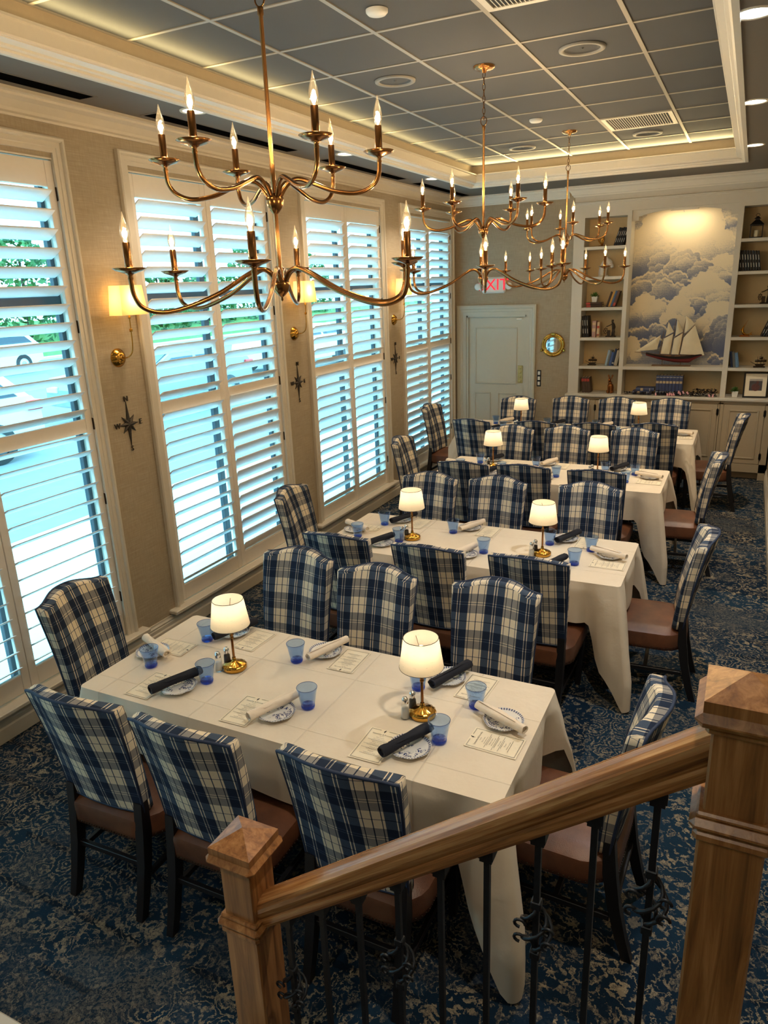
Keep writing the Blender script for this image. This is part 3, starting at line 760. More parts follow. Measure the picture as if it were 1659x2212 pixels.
def make_chair(label):
    t = thing('dining_chair', label, 'chair', (0, 0, 0), 0, 'plaid dining chairs')
    sb, nb = seat_mb(); sb.build('seat', M['leather'], t)
    nl = nb.build('nailhead_trim', M['dark_bronze'], t); nl['kind'] = 'stuff'
    bb, pip = backrest(); bk = bb.build('backrest', M['plaid'], t)
    MB().tube(pip, 0.0065, 6, closed=True).build('welt', M['piping'], bk)
    for sx in (-1, 1):
        x = sx*0.184
        MB().sqtube([(x, 0.0, 0), (x, 0.030, 0.10), (x, 0.062, 0.24), (x, 0.083, 0.38), (x, 0.092, 0.52)], [.016, .018, .020, .021, .020], [.018, .021, .023, .025, .020]).build('leg', M['chairwood'], t)
        MB().sqtube([(sx*0.205, 0.50, 0), (sx*0.208, 0.505, 0.35)], [.015, .021], [.015, .021]).build('leg', M['chairwood'], t)
        MB().box(sx*0.184-0.010 + sx*0.008, 0.075, 0.165, sx*0.184+0.010 + sx*0.008, 0.495, 0.190, 0.002).build('stretcher', M['chairwood'], t)
    MB().box(-0.185, 0.27, 0.166, 0.185, 0.292, 0.189, 0.002).build('stretcher', M['chairwood'], t)
    MB().box(-0.17, 0.052, 0.215, 0.17, 0.072, 0.24, 0.002).build('stretcher', M['chairwood'], t)
    return t
TN = ['table by the stairs', 'second table from the stairs', 'third table from the stairs', 'table by the bookcase']
SEAT3 = ['window seat', 'middle seat', 'aisle seat']
SEAT4 = ['window seat', 'second seat from windows', 'third seat from windows', 'aisle seat']
NEAR = [[(1.489, -1.742, 2), (2.023, -1.735, 1), (2.637, -1.685, 0)], [(1.522, .262, 1), (2.135, .268, 0), (2.728, .296, -1)],
        [(1.624, 2.275, 0), (2.138, 2.315, -1), (2.729, 2.318, 0)], [(1.037, 4.16, -8), (1.738, 4.22, 0), (2.342, 4.27, 0), (2.928, 4.40, 1)]]
FAR = [[(1.489, -.09, -1), (2.033, -.165, 1), (2.685, -.13, 0)], [(1.537, 1.78, 1), (2.079, 1.83, -1), (2.77, 1.865, 1)],
       [(1.597, 3.86, 0), (2.141, 3.956, 1), (2.793, 4.02, -1)], [(1.116, 5.78, 1), (1.76, 5.92, 0), (2.327, 5.965, 0), (2.943, 5.99, -1)]]
LEFT = [(.63, -.978, 4.6), (.67, 1.05, 6), (.70, 3.02, 3), (.21, 4.97, -3)]
RIGHT = [(3.525, -.93, -2), (3.60, 1.043, 3), (3.585, 3.13, 4), (3.74, 5.12, 2)]
_ch = make_chair('x'); _used = False
def put_chair(x, y, deg, label):
    global _used
    if not _used:
        _ch.location = (x, y, 0); _ch.rotation_euler = (0, 0, math.radians(deg)); _ch['label'] = label; _used = True
    else: dup(_ch, (x, y, 0), math.radians(deg), label)
for ti in range(4):
    sn = SEAT4 if ti == 3 else SEAT3
    for i, (x, y, a) in enumerate(NEAR[ti]): put_chair(x, y, a, 'blue plaid chair, stair side %s, %s' % (sn[i], TN[ti]))
    for i, (x, y, a) in enumerate(FAR[ti]): put_chair(x, y, 180+a, 'blue plaid chair, bookcase side %s, %s' % (sn[i], TN[ti]))
    x, y, a = LEFT[ti]; put_chair(x, y, -90+a, 'blue plaid chair at the window end of the %s' % TN[ti])
    x, y, a = RIGHT[ti]; put_chair(x, y, 90+a, 'blue plaid chair at the aisle end of the %s' % TN[ti])

# ------------------------------------------------------------------ tables and cloths
TAB = [(2.09, -.975, 1.005, .405), (2.165, 1.043, 1.015, .395), (2.17, 3.09, 1.012, .395), (1.985, 5.075, 1.31, .41)]
ZTAB = 0.765
def tablecloth(cx, cy, hx, hy, seed, held):
    # held: for each side, the middles of the chair seats the hem rests above
    r_ = random.Random(seed); b = MB(); rc = 0.025
    loop = []                                             # (x, y, nx, ny, distance to corner, t along side, which)
    def side(p0, p1, nrm, n, which):
        L = (Vector(p1)-Vector(p0)).length
        for i in range(n):
            q = i/n; p = Vector(p0).lerp(Vector(p1), q); loop.append((p.x, p.y, nrm[0], nrm[1], min(q, 1-q)*L, which))
    def corner(c, a0, which):
        for i in range(8):
            a = a0 + (PI/2)*i/8; loop.append((c[0]+rc*math.cos(a), c[1]+rc*math.sin(a), math.cos(a), math.sin(a), 0.0, which))
    nx, ny = int(2*hx/0.022), int(2*hy/0.022)
    side((-hx+rc, -hy), (hx-rc, -hy), (0, -1), nx, 'near'); corner((hx-rc, -hy+rc), -PI/2, 'c')
    side((hx, -hy+rc), (hx, hy-rc), (1, 0), ny, 'end'); corner((hx-rc, hy-rc), 0, 'c')
    side((hx-rc, hy), (-hx+rc, hy), (0, 1), nx, 'far'); corner((-hx+rc, hy-rc), PI/2, 'c')
    side((-hx, hy-rc), (-hx, -hy+rc), (-1, 0), ny, 'end'); corner((-hx+rc, -hy+rc), PI, 'c')
    n = len(loop); K = 16; V = []; s = 0.0
    ph = [r_.uniform(0, 6.28) for _ in range(4)]
    sm = lambda e0, e1, x: (lambda t: t*t*(3-2*t))(min(1, max(0, (x-e0)/(e1-e0))))
    D, O = [], []
    for i, (x, y, ax, ay, dc, wh) in enumerate(loop):
        s += 0.022
        if wh in ('near', 'far'): gap = min(abs(cx+x-q) for q in held[wh]); edge_ = (cx+x < min(held[wh])-.2 or cx+x > max(held[wh])+.2)
        elif wh == 'end': gap = abs(cy+y-held['left' if x < 0 else 'right']); edge_ = True
        else: gap, edge_ = 1, True
        free = sm(0.262, 0.34, gap) if edge_ else 0       # 1 near corners where no chair holds the cloth up
        d_ = 0.258 + 0.012*math.sin(s*9+ph[0]) + free*0.22 + (0.12*math.exp(-(dc/0.10)**2)+0.15*math.exp(-(dc/0.045)**2))*free
        D.append(d_); O.append((free, s))
    V.append
    for k in range(K+1):
        t = k/K
        for i, (x, y, ax, ay, dc, wh) in enumerate(loop):
            free, s_ = O[i]; dd = D[i]*t
            g1, g2 = math.exp(-(dc/0.075)**2), math.exp(-((dc-0.15)/0.05)**2)
            fold = 0.008*math.sin(s_*16+ph[1])*t*min(1, free+0.35) + 0.016*math.sin(dc*46+ph[2])*math.exp(-(dc/0.3)**2)*free*t*(dc > 0.02)
            o = 0.012*min(1, t*6) + fold - 0.05*g2*t**0.8
            wq_ = min(1.0, t*1.3)*g1
            ox, oy = ax*o, ay*o
            if wq_ > 0.001:
                sx_, sy_ = (1 if x > 0 else -1), (1 if y > 0 else -1)
                ox += 0.12*wq_*sx_*0.75; oy += 0.12*wq_*sy_*0.75
            if t == 0: ox = oy = 0
            drop = 0 if t == 0 else max(0.006, dd)
            z = max(0.008, ZTAB - drop - (0.004 if t > 0 else 0))
            V.append((cx+x+ox, cy+y+oy, z))
    F = [(k*n+i, (k+1)*n+i, (k+1)*n+(i+1) % n, k*n+(i+1) % n) for k in range(K) for i in range(n)]
    b.add(V, F, True)
    b.add([V[i] for i in range(n)], [tuple(range(n))])
    return b
for ti, (cx, cy, hx, hy) in enumerate(TAB):
    t = thing('dining_table', 'rectangular table hidden under the white cloth, %s' % TN[ti], 'table', (cx, cy, 0), 0, 'cloth covered tables')
    MB().box(-hx+.012, -hy+.012, .735, hx-.012, hy-.012, .760, .004).build('tabletop', M['deckwood'], t)
    for sx in (-1, 1):
        for sy in (-1, 1): MB().sqtube([(sx*(hx-.30), sy*(hy-.30), 0), (sx*(hx-.30), sy*(hy-.30), .735)], .03, .03).build('leg', M['chairwood'], t)
    o = tablecloth(cx, cy, hx, hy, 11+ti, dict(near=[c[0] for c in NEAR[ti]], far=[c[0] for c in FAR[ti]], left=LEFT[ti][1], right=RIGHT[ti][1])).build('tablecloth', M['cloth'])
    tag(o, 'ivory linen tablecloth draped over the %s' % TN[ti], 'tablecloth', 'ivory tablecloths')

# ------------------------------------------------------------------ place settings
def plate_mesh():
    b = MB(); wav = lambda a, z: 1 + 0.022*math.cos(8*a)*(1 if z > 0.008 else 0)
    b.lathe([(0.0, 0.006), (0.046, 0.006), (0.056, 0.008), (0.080, 0.017), (0.0825, 0.0185), (0.082, 0.016), (0.058, 0.003), (0.045, 0.0), (0, 0.0)], 48, rad=wav, cap=False)
    return b.mesh('bread_plate', M['china'])
def napkin_mesh(mt, seed):
    r_ = random.Random(seed); b = MB(); L = 0.25; N = 22; seg = 18; V = []
    for i in range(N+1):
        q = i/N; x = (q-0.5)*L
        rr = 0.0205*(1+0.10*math.sin(q*7+seed)) * (0.93 if i in (0, N) else 1)
        for k in range(seg):
            a = 2*PI*k/seg; w_ = rr*(1 + 0.05*math.sin(3*a+q*5+seed) + (0.16 if abs(((a - q*2.2) % (2*PI)) - 1.0) < 0.25 else 0))
            V.append((x, w_*1.08*math.cos(a), 0.0195 + w_*0.92*math.sin(a)))
    F = [(i*seg+k, (i+1)*seg+k, (i+1)*seg+(k+1) % seg, i*seg+(k+1) % seg) for i in range(N) for k in range(seg)]
    b.add(V, F, True)
    for e, sg in ((0, -1), (N, 1)):                       # rolled ends: rim, then a recessed spiral
        base_ = V[e*seg:(e+1)*seg]; c = Vector((sum(p[0] for p in base_)/seg, 0, 0.0195))
        R2 = [tuple(c+(Vector(p)-c)*0.70) for p in base_]; R3 = [tuple(c+(Vector(p)-c)*0.62+Vector((-sg*0.018, 0, 0))) for p in base_]
        R4 = [tuple(c+(Vector(p)-c)*0.30+Vector((-sg*0.006, 0, 0))) for p in base_]
        F2 = [(j*seg+k, j*seg+(k+1) % seg, (j+1)*seg+(k+1) % seg, (j+1)*seg+k) for j in range(3) for k in range(seg)]
        b.add(base_+R2+R3+R4, F2 if sg > 0 else [f[::-1] for f in F2], True); b.add(R4, [tuple(range(seg)) if sg > 0 else tuple(range(seg))[::-1]])
    # loose flap of the last turn
    fl = [(-0.05, -0.015, 0.034), (0.085, -0.019, 0.033), (0.118, 0.004, 0.0415), (-0.085, 0.009, 0.0405)]
    b.add(fl, [(0, 1, 2, 3)]); b.add([(p[0], p[1], p[2]-0.002) for p in fl], [(3, 2, 1, 0)])
    return b.mesh('napkin_roll', mt)
def glass_parts():
    fac = lambda a, z: 1 - (0.075*(1-abs(math.cos(4.5*a))) if 0.016 < z < 0.078 else 0)
    body = MB(); body.lathe([(0.0285, 0.016), (0.031, 0.022), (0.036, 0.05), (0.0405, 0.078), (0.0435, 0.088), (0.0445, 0.098), (0.0425, 0.0985), (0.041, 0.088), (0.038, 0.078), (0.0335, 0.05), (0.0285, 0.024), (0.020, 0.019), (0, 0.018)], 36, rad=fac, cap=False)
    bs = MB(); bs.lathe([(0, 0.0), (0.026, 0.0), (0.029, 0.003), (0.0300, 0.012), (0.0283, 0.0162), (0.0, 0.0165)], 36, cap=False)
    rim = MB(); rim.tube([(0.0437*math.cos(2*PI*k/32), 0.0437*math.sin(2*PI*k/32), 0.0985) for k in range(32)], 0.0011, 5, closed=True)
    return body.mesh('tumbler_wall', M['blueglass']), bs.mesh('tumbler_base', M['bluebase']), rim.mesh('tumbler_rim', M['rimglass'])
PL = plate_mesh(); NK = {'navy': [napkin_mesh(M['navy_cloth'], s) for s in (1, 2)], 'cream': [napkin_mesh(M['cream_cloth'], s) for s in (3, 4)]}
GB, GS, GR = glass_parts()
def menu_meshes():
    p = MB(); W2, H2 = 0.067, 0.104
    def f(u, v): return ((2*u-1)*W2, (2*v-1)*H2, 0.0009 + 0.0018*abs(2*v-1)**3)
    p.grid(f, 2, 8); p.grid(lambda u, v: (lambda q: (q[0], q[1], q[2]-0.0007))(f(u, v)), 2, 8, flip=True)
    k = MB(); z = 0.0030
    def bar(x0, y0, x1, y1): k.add([(x0, y0, z), (x1, y0, z), (x1, y1, z), (x0, y1, z)], [(0, 1, 2, 3)])
    for ins, th in ((0.0065, 0.0011), (0.0088, 0.0005)):
        a, c = W2-ins, H2-ins
        bar(-a, -c, a, -c+th); bar(-a, -c, -a+th, c); bar(a-th, -c, a, c); bar(-a, c-th, -0.017, c); bar(0.017, c-th, a, c)
    # little standing bird above the heading
    k.add([(-.004, .088, z), (.001, .086, z), (.004, .091, z), (.003, .096, z), (.006, .0985, z), (.002, .1005, z), (-.001, .097, z), (-.003, .093, z)], [tuple(range(8))])
    bar(-.0005, .081, .0003, .087); bar(.0012, .081, .002, .087)
    t = MB()
    me = text_mesh('Samantha & Dorothy', 0.0105); t.add([(v.co.x, v.co.y+0.070, z) for v in me.vertices], [tuple(q.vertices) for q in me.polygons]); bpy.data.meshes.remove(me)
    rows = [('May 2025', 0.059, .005), ('First Course', 0.047, .007), ('Baked Stuffed Scallops', 0.037, .0055), ('Entree Course', 0.016, .007), ('Grilled Native Swordfish', 0.006, .0055),
            ('Chicken Piccata', -0.018, .0055), ('Dessert', -0.042, .007), ('Vanilla Bean Ice Cream', -0.054, .0055)]
    for tx, y, sz in rows:
        me = text_mesh(tx, sz); t.add([(v.co.x, v.co.y+y, z) for v in me.vertices], [tuple(q.vertices) for q in me.polygons]); bpy.data.meshes.remove(me)
    for y, hw_ in ((0.0295, .046), (0.0245, .030), (-0.0015, .050), (-0.0065, .034), (-0.0255, .048), (-0.0305, .026), (-0.062, .038)):
        x = -hw_
        while x < hw_: bar(x, y-.0007, min(hw_, x+.006), y+.0006); x += .0072
    return p.mesh('menu_card', M['paper']), k.mesh('menu_border', M['ink']), t.mesh('menu_print', M['ink'])
MC, MK, MT = menu_meshes()
def setting(ex, ey, rot, nap, seat, ti, jit, g=(.135, .255), p=(.045, .165), m=(-.09, .135), nv=0):
    R_ = Matrix.Rotation(rot, 3, 'Z'); W_ = lambda x, y, z: tuple(Vector((ex, ey, 0)) + R_ @ Vector((x, y, 0)) + Vector((0, 0, z)))
    r_ = random.Random(jit); j = lambda a: r_.uniform(-a, a); z0 = ZTAB+0.001
    where = '%s, %s' % (seat, TN[ti])
    gl = thing('water_tumbler', 'blue glass tumbler at the %s' % where, 'glass', W_(g[0]+j(.008), g[1]+j(.008), z0), r_.uniform(0, 6), 'blue tumblers')
    link('tumbler_wall', GB, gl); link('tumbler_base', GS, gl); link('tumbler_rim', GR, gl)
    o = link('bread_plate', PL, None, W_(p[0], p[1], z0), (0, 0, r_.uniform(0, 6))); tag(o, 'blue floral bread plate at the %s' % where, 'plate', 'floral bread plates')
    mc = link('menu_card', MC, None, W_(m[0], m[1], z0), (0, 0, rot+j(.05))); tag(mc, 'ruled menu card at the %s' % where, 'menu', 'menu cards')
    link('menu_border', MK, mc); link('menu_print', MT, mc)
    o = link('napkin_roll', NK[nap][nv], None, W_(p[0]-.018, p[1]+.008, z0+0.0175), (0, 0, rot+math.radians(68)+j(.06))); tag(o, '%s napkin roll at the %s' % (nap, where), 'napkin', 'rolled napkins')
PAT_N = [['navy', 'cream', 'navy'], ['navy', 'cream', 'navy'], ['navy', 'cream', 'navy'], ['navy', 'cream', 'navy', 'cream']]
PAT_F = [['navy', 'cream', 'navy'], ['navy', 'cream', 'navy'], ['navy', 'cream', 'navy'], ['cream', 'navy', 'cream', 'navy']]
k_ = 0
for ti, (cx, cy, hx, hy) in enumerate(TAB):
    sn = SEAT4 if ti == 3 else SEAT3
    nxs = [1.489, 2.02, 2.637] if ti == 0 else [c[0] for c in NEAR[ti]]; fxs = [1.489, 2.045, 2.685] if ti == 0 else [c[0] for c in FAR[ti]]
    for i, x in enumerate(nxs): k_ += 1; setting(x, cy-hy, 0, PAT_N[ti][i], 'stair side %s' % sn[i], ti, k_, nv=k_ % 2)
    for i, x in enumerate(fxs): k_ += 1; setting(x, cy+hy, PI, PAT_F[ti][i], 'bookcase side %s' % sn[i], ti, k_, p=(.055, .105), g=(.142, .225), m=(-.09, .13), nv=k_ % 2)
    k_ += 1; setting(cx-hx, cy, -PI/2, 'cream', 'window end seat', ti, k_, p=(.03, .10), g=(.135, .19), m=(-.06, .15), nv=0)
    k_ += 1; setting(cx+hx, cy+.04, PI/2, 'cream', 'aisle end seat', ti, k_, p=(.03, .135), g=(.10, .268), m=(-.115, .125), nv=1)

# ------------------------------------------------------------------ table lamps and shakers
def make_lamp(label):
    t = thing('table_lamp', label, 'lamp', (0, 0, 0), 0, 'small brass table lamps')
    flute = lambda a, z: 1 + (0.028*math.cos(16*a) if 0.012 < z < 0.034 else 0)
    b = MB(); b.lathe([(0, 0), (0.052, 0), (0.056, 0.004), (0.057, 0.018), (0.054, 0.024), (0.040, 0.031), (0.016, 0.040), (0.010, 0.046), (0.0085, 0.06)], 48, rad=flute, cap=False); b.build('lamp_base', M['brass_pol'], t)
    b = MB(); b.lathe([(0.0062, 0.05), (0.0062, 0.158), (0.0095, 0.160), (0.0095, 0.165), (0.007, 0.168), (0.0095, 0.176), (0.0095, 0.181), (0.0062, 0.183), (0.0062, 0.275), (0.010, 0.278), (0.010, 0.30)], 14); b.build('lamp_stem', M['brass'], t)
    b = MB(); b.lathe([(0.091, 0.228), (0.0715, 0.358)], 40, cap=False); sh = b.build('lamp_shade', M['lampshade'], t)
    b = MB(); b.tube([(0.0715*math.cos(2*PI*k/40), 0.0715*math.sin(2*PI*k/40), 0.358) for k in range(40)], 0.0014, 5, closed=True); b.tube([(0.091*math.cos(2*PI*k/40), 0.091*math.sin(2*PI*k/40), 0.228) for k in range(40)], 0.0012, 5, closed=True); st_ = b.build('shade_trim', M['dark_bronze'], sh); st_['kind'] = 'stuff'
    b = MB()
    for a in (0, 2.09, 4.19): b.tube([(0.004*math.cos(a), 0.004*math.sin(a), 0.285), (0.075*math.cos(a), 0.075*math.sin(a), 0.330)], 0.0012, 4)
    b.build('shade_spider', M['brass'], sh)
    b = MB(); b.ball((0, 0, 0.308), (0.016, 0.016, 0.014), 10, 6); b.build('light_bulb', M['lampbulb'], t)
    return t
def lamp_light(t): light('lamp_glow', 'POINT', t, (0, 0, 0.318), P_TABLE, WARM2, 0.02)
def make_shaker(kind, label):
    t = thing(kind+'_shaker', label, kind+' shaker', (0, 0, 0), 0, 'glass %s shakers' % kind)
    sq = lambda a, z: 1 + 0.06*abs(math.cos(4*a))
    b = MB(); b.lathe([(0, 0), (0.0185, 0.0), (0.020, 0.004), (0.0155, 0.06), (0.0135, 0.072)], 24, rad=sq); b.build('shaker_glass', M['clearglass'], t)
    b = MB(); b.lathe([(0, 0.003), (0.0165, 0.004), (0.0145, 0.045 if kind == 'salt' else 0.058), (0, 0.046 if kind == 'salt' else 0.059)], 20); b.build('shaker_fill', M['salt' if kind == 'salt' else 'pepper'], t)
    b = MB(); b.lathe([(0.0142, 0.070), (0.0148, 0.082), (0.0135, 0.088), (0.009, 0.096), (0, 0.0985)], 20); b.build('shaker_cap', M['chrome'], t)
    return t
lamp0 = make_lamp('x'); salt0 = make_shaker('salt', 'x'); pep0 = make_shaker('pepper', 'x'); used = False
LAMPS = [[(1.662, -.968), (2.636, -.982)], [(1.717, .994), (2.636, .999)], [(1.63, 3.10), (2.60, 3.12)], [(1.348, 5.066), (2.69, 5.068)]]
for ti in range(4):
    for i, (x, y) in enumerate(LAMPS[ti]):
        wh = 'window end lamp' if i == 0 else 'aisle end lamp'
        lb = 'small lit brass lamp, %s end, %s' % ('window' if i == 0 else 'aisle', TN[ti])
        ls = 'glass salt shaker by the %s, %s' % (wh, TN[ti]); lp = 'dark pepper shaker by the %s, %s' % (wh, TN[ti])
        ps = (x-.058, y-.045, ZTAB+.001); pp = (x-.048, y+.008, ZTAB+.001)
        if not used:
            a, s1, p1 = lamp0, salt0, pep0; a['label'], s1['label'], p1['label'] = lb, ls, lp
            a.location, s1.location, p1.location = (x, y, ZTAB+.001), ps, pp; used = True
        else: a = dup(lamp0, (x, y, ZTAB+.001), rnd.uniform(0, 6), lb); dup(salt0, ps, 0, ls); dup(pep0, pp, 0, lp)
        a['_l'] = 1
for a in [o for o in COL.objects if o.get('_l')]:
    del a['_l']; lamp_light(a)

# ------------------------------------------------------------------ chandeliers
def bulb_prof(): return [(0.007, 0), (0.0115, 0.012), (0.0155, 0.028), (0.0160, 0.038), (0.0135, 0.055), (0.0085, 0.072), (0.0045, 0.085), (0.0022, 0.096), (0.0008, 0.102)]
def bobeche_mesh():
    b = MB(); b.lathe([(0.006, -0.028), (0.010, -0.022), (0.0075, -0.014), (0.010, -0.008), (0.022, -0.003), (0.044, 0.004), (0.058, 0.013), (0.0565, 0.0145), (0.042, 0.0075), (0.020, 0.003), (0.014, 0.004), (0, 0.004)], 28, cap=False)
    return b.mesh('drip_pan', M['brass'])
def sleeve_mesh():
    b = MB(); b.lathe([(0.0155, 0.004), (0.0155, 0.012), (0.0135, 0.016), (0.0150, 0.021), (0.0132, 0.026), (0.0128, 0.098), (0.0100, 0.100), (0, 0.099)], 18, cap=False)
    return b.mesh('candle_sleeve', M['brass'])
def bulb_mesh(): b = MB(); b.lathe([(r, z+0.097) for r, z in bulb_prof()], 16, cap=False); return b.mesh('flame_bulb', M['bulbglass'])
def fil_mesh():
    b = MB(); pts = [(0.003*math.cos(3*PI*k/9), 0.003*math.sin(3*PI*k/9), 0.116+0.003*k) for k in range(10)]; b.tube(pts, 0.0040, 6)
    return b.mesh('filament', M['filament'])
DPM, SLM, BLM, FLM = bobeche_mesh(), sleeve_mesh(), bulb_mesh(), fil_mesh()
def arm_mesh(prof): b = MB(); b.tube(catmull([(r, 0, z) for r, z in prof], 6), 0.0085, 9); return b.mesh('arm', M['brass'])
UPPER = [(0.016, 2.800), (0.050, 2.848), (0.090, 2.868), (0.145, 2.852), (0.225, 2.822), (0.310, 2.812), (0.370, 2.834), (0.396, 2.872), (0.400, 2.915)]
LOWER = [(0.016, 2.495), (0.045, 2.540), (0.085, 2.552), (0.140, 2.530), (0.250, 2.470), (0.380, 2.425), (0.470, 2.412), (0.535, 2.432), (0.560, 2.475), (0.565, 2.530)]
AU, AL = arm_mesh(UPPER), arm_mesh(LOWER)
def link_mesh():
    b = MB(); b.tube([(0.0085*math.cos(a), 0, 0.0195*math.sin(a)) for a in [2*PI*k/14 for k in range(14)]], 0.0022, 5, closed=True); return b.mesh('chain_link', M['brass'])
CLM = link_mesh()
def chandelier(x, y, a_up, label):
    t = thing('chandelier', label, 'chandelier', (x, y, 0), 0, 'two tier brass chandeliers')
    b = MB(); b.lathe([(0, 3.722), (0.014, 3.724), (0.020, 3.738), (0.054, 3.743), (0.066, 3.750), (0.068, 3.7605)], 32); b.build('canopy', M['brass'], t)
    z = 3.712; i = 0
    while z > 3.475:
        link('chain_link', CLM, t, (0, 0, z), (0, 0, (i % 2)*PI/2)); z -= 0.0335; i += 1
    b = MB(); b.tube([(0.020*math.cos(2*PI*k/20), 0, 3.452+0.026*math.sin(2*PI*k/20)) for k in range(20)], 0.003, 6, closed=True); b.build('hanging_loop', M['brass'], t)
    b = MB(); b.lathe([(0.011, 3.425), (0.011, 3.402), (0.0078, 3.398), (0.0078, 2.93), (0.0095, 2.92), (0.0095, 2.86), (0.0078, 2.85), (0.0078, 2.82)], 14); b.lathe([(0.0085, 2.78), (0.0085, 2.52)], 14); b.build('stem', M['brass'], t)
    b = MB(); b.lathe([(0.010, 2.75), (0.016, 2.756), (0.028, 2.772), (0.034, 2.792), (0.034, 2.806), (0.028, 2.812), (0.012, 2.822)], 24); b.build('hub', M['brass'], t)
    b = MB(); b.lathe([(0, 2.430), (0.005, 2.436), (0.004, 2.446), (0.012, 2.452), (0.028, 2.468), (0.034, 2.488), (0.034, 2.502), (0.028, 2.508), (0.012, 2.52)], 24); b.build('finial', M['brass'], t)
    for am, r, zc, a0 in ((AU, 0.400, 2.938, a_up), (AL, 0.565, 2.553, a_up-30)):
        for k in range(6):
            a = math.radians(a0+60*k); ar = link('arm', am, t, (0, 0, 0), (0, 0, a))
            for nm, me in (('drip_pan', DPM), ('candle_sleeve', SLM), ('flame_bulb', BLM), ('filament', FLM)): link(nm, me, ar, (r, 0, zc))
            light('bulb_light', 'POINT', ar, (r, 0, zc+0.13), P_BULB, WARM, 0.012)
chandelier(2.035, -0.89, 25.5, 'large two tier brass candle chandelier hanging over the table by the stairs')
chandelier(2.038, 1.56, 20, 'two tier brass candle chandelier hung by a chain, middle of the three')
chandelier(2.035, 4.03, 51, 'two tier brass candle chandelier hung closest to the back wall')

# ------------------------------------------------------------------ wall sconces and compass roses
PIER = [0.195, 2.315, 4.435]; PN = ['between the first and second windows', 'between the second and third windows', 'between the third and fourth windows']
for y, pn in zip(PIER, PN):
    t = thing('wall_sconce', 'brass swing arm wall sconce with cream shade %s' % pn, 'sconce', (0, y-0.01, 0), 0, 'brass wall sconces')
    b = MB(); b.m = Matrix.Translation((0.0, 0, 2.085)) @ Matrix.Rotation(PI/2, 4, 'Y'); b.lathe([(0.060, 0), (0.060, 0.008), (0.052, 0.012), (0.050, 0.020), (0.042, 0.023), (0.040, 0.030), (0.030, 0.032), (0.012, 0.034), (0.009, 0.045)], 32); b.build('backplate', M['brass_pol'], t)
    b = MB(); b.tube(catmull([(0.04, 0, 2.085), (0.085, 0.004, 2.088), (0.118, 0.012, 2.115), (0.128, 0.018, 2.17), (0.127, 0.022, 2.26), (0.127, 0.024, 2.34)], 6), 0.0042, 8); b.box(0.119, 0.013, 2.248, 0.135, 0.031, 2.268, .003); b.lathe([(0.008, 2.330), (0.010, 2.336), (0.006, 2.344), (0.006, 2.37)], 12, (0.127, 0.024, 0)); b.build('arm', M['brass_pol'], t)
    b = MB(); b.m = Matrix.Translation((0.127, 0.024, 0)); V = []; n = 4
    lo = [(-.055, -.112), (.055, -.112), (.055, .112), (-.055, .112)]; hi = [(p[0]*.86, p[1]*.84) for p in lo]
    b.add([(x_, y_, 2.353) for x_, y_ in lo]+[(x_, y_, 2.533) for x_, y_ in hi], [(i, (i+1) % 4, 4+(i+1) % 4, 4+i) for i in range(4)]); b.build('sconce_shade', M['sconceshade'], t)
    b = MB(); b.ball((0.127, 0.024, 2.42), (0.016, 0.016, 0.022), 10, 6); b.build('light_bulb', M['lampbulb'], t)
    light('sconce_glow', 'POINT', t, (0.127, 0.024, 2.45), P_SCONCE, (1, .74, .42), 0.02)
    c = thing('compass_rose', 'dark metal compass rose plaque on the wall %s' % pn, 'wall ornament', (0.004, y, 1.645), 0, 'compass rose plaques')
    b = MB(); R1 = [0.150, 0.075, 0.100, 0.075]*2; V = [(0.018, 0, 0)]; F = []
    pts = []
    for k in range(8):
        L_ = {0: .152, 4: .152, 2: .088, 6: .088}.get(k, .078); a = PI*k/4
        pts.append((0.002, L_*math.sin(a), L_*math.cos(a))); a2 = a+PI/8; pts.append((0.005, .034*math.sin(a2), .034*math.cos(a2)))
    for i in range(16): b.add([(0.018, 0, 0), pts[i], pts[(i+1) % 16]], [(0, 2, 1)]); b.add([(-0.003, 0, 0), (-0.003, *pts[i][1:]), (-0.003, *pts[(i+1) % 16][1:])], [(0, 1, 2)]); q0, q1 = pts[i], pts[(i+1) % 16]; b.add([q0, q1, (-0.003, *q1[1:]), (-0.003, *q0[1:])], [(0, 1, 2, 3)])
    b.build('star', M['bronze_metal'], c)
    for ch, dy, dz in (('N', 0, .168), ('S', 0, -.168), ('E', .104, 0), ('W', -.104, 0)):
        me = text_mesh(ch, 0.05, 0.004); me.materials.clear(); me.materials.append(M['bronze_metal'])
        link('letter', me, c, (0.004, dy, dz), (PI/2, 0, PI/2))

# ------------------------------------------------------------------ ceiling fixtures
def downlight(x, y, lens, label, power, col, real=True):
    t = thing('recessed_downlight', label, 'ceiling light', (x, y, ZS), 0, 'recessed downlights')
    b = MB(); b.lathe([(0.088, 0.0), (0.086, -0.006), (0.070, -0.005), (0.066, 0.002)], 28, cap=False); b.build('trim_ring', M['white_trim'], t)
    b = MB(); b.lathe([(0, -0.002), (0.067, -0.002)], 24, cap=False); b.build('lens', M[lens], t)
    light('downlight_beam', 'SPOT', t, (0, 0, -0.02), power, col, 0.05, spot_size=math.radians(105), spot_blend=0.7)
for y, nm in ((-1.33, 'first'), (0.60, 'second'), (2.53, 'third'), (4.46, 'fourth')):
    downlight(0.50, y, 'downlens', 'round recessed downlight in the window side soffit, %s from the stairs' % nm, P_DOWN*(.9 if nm == 'fourth' else .4), WARM2)
    downlight(3.58, y, 'coolled' if nm == 'second' else 'downlens', 'round recessed downlight in the aisle side soffit, %s from the stairs' % nm, P_DOWN*(1.9 if nm == 'fourth' else 1.25), (0.9, 0.95, 1.0) if nm == 'second' else WARM2)
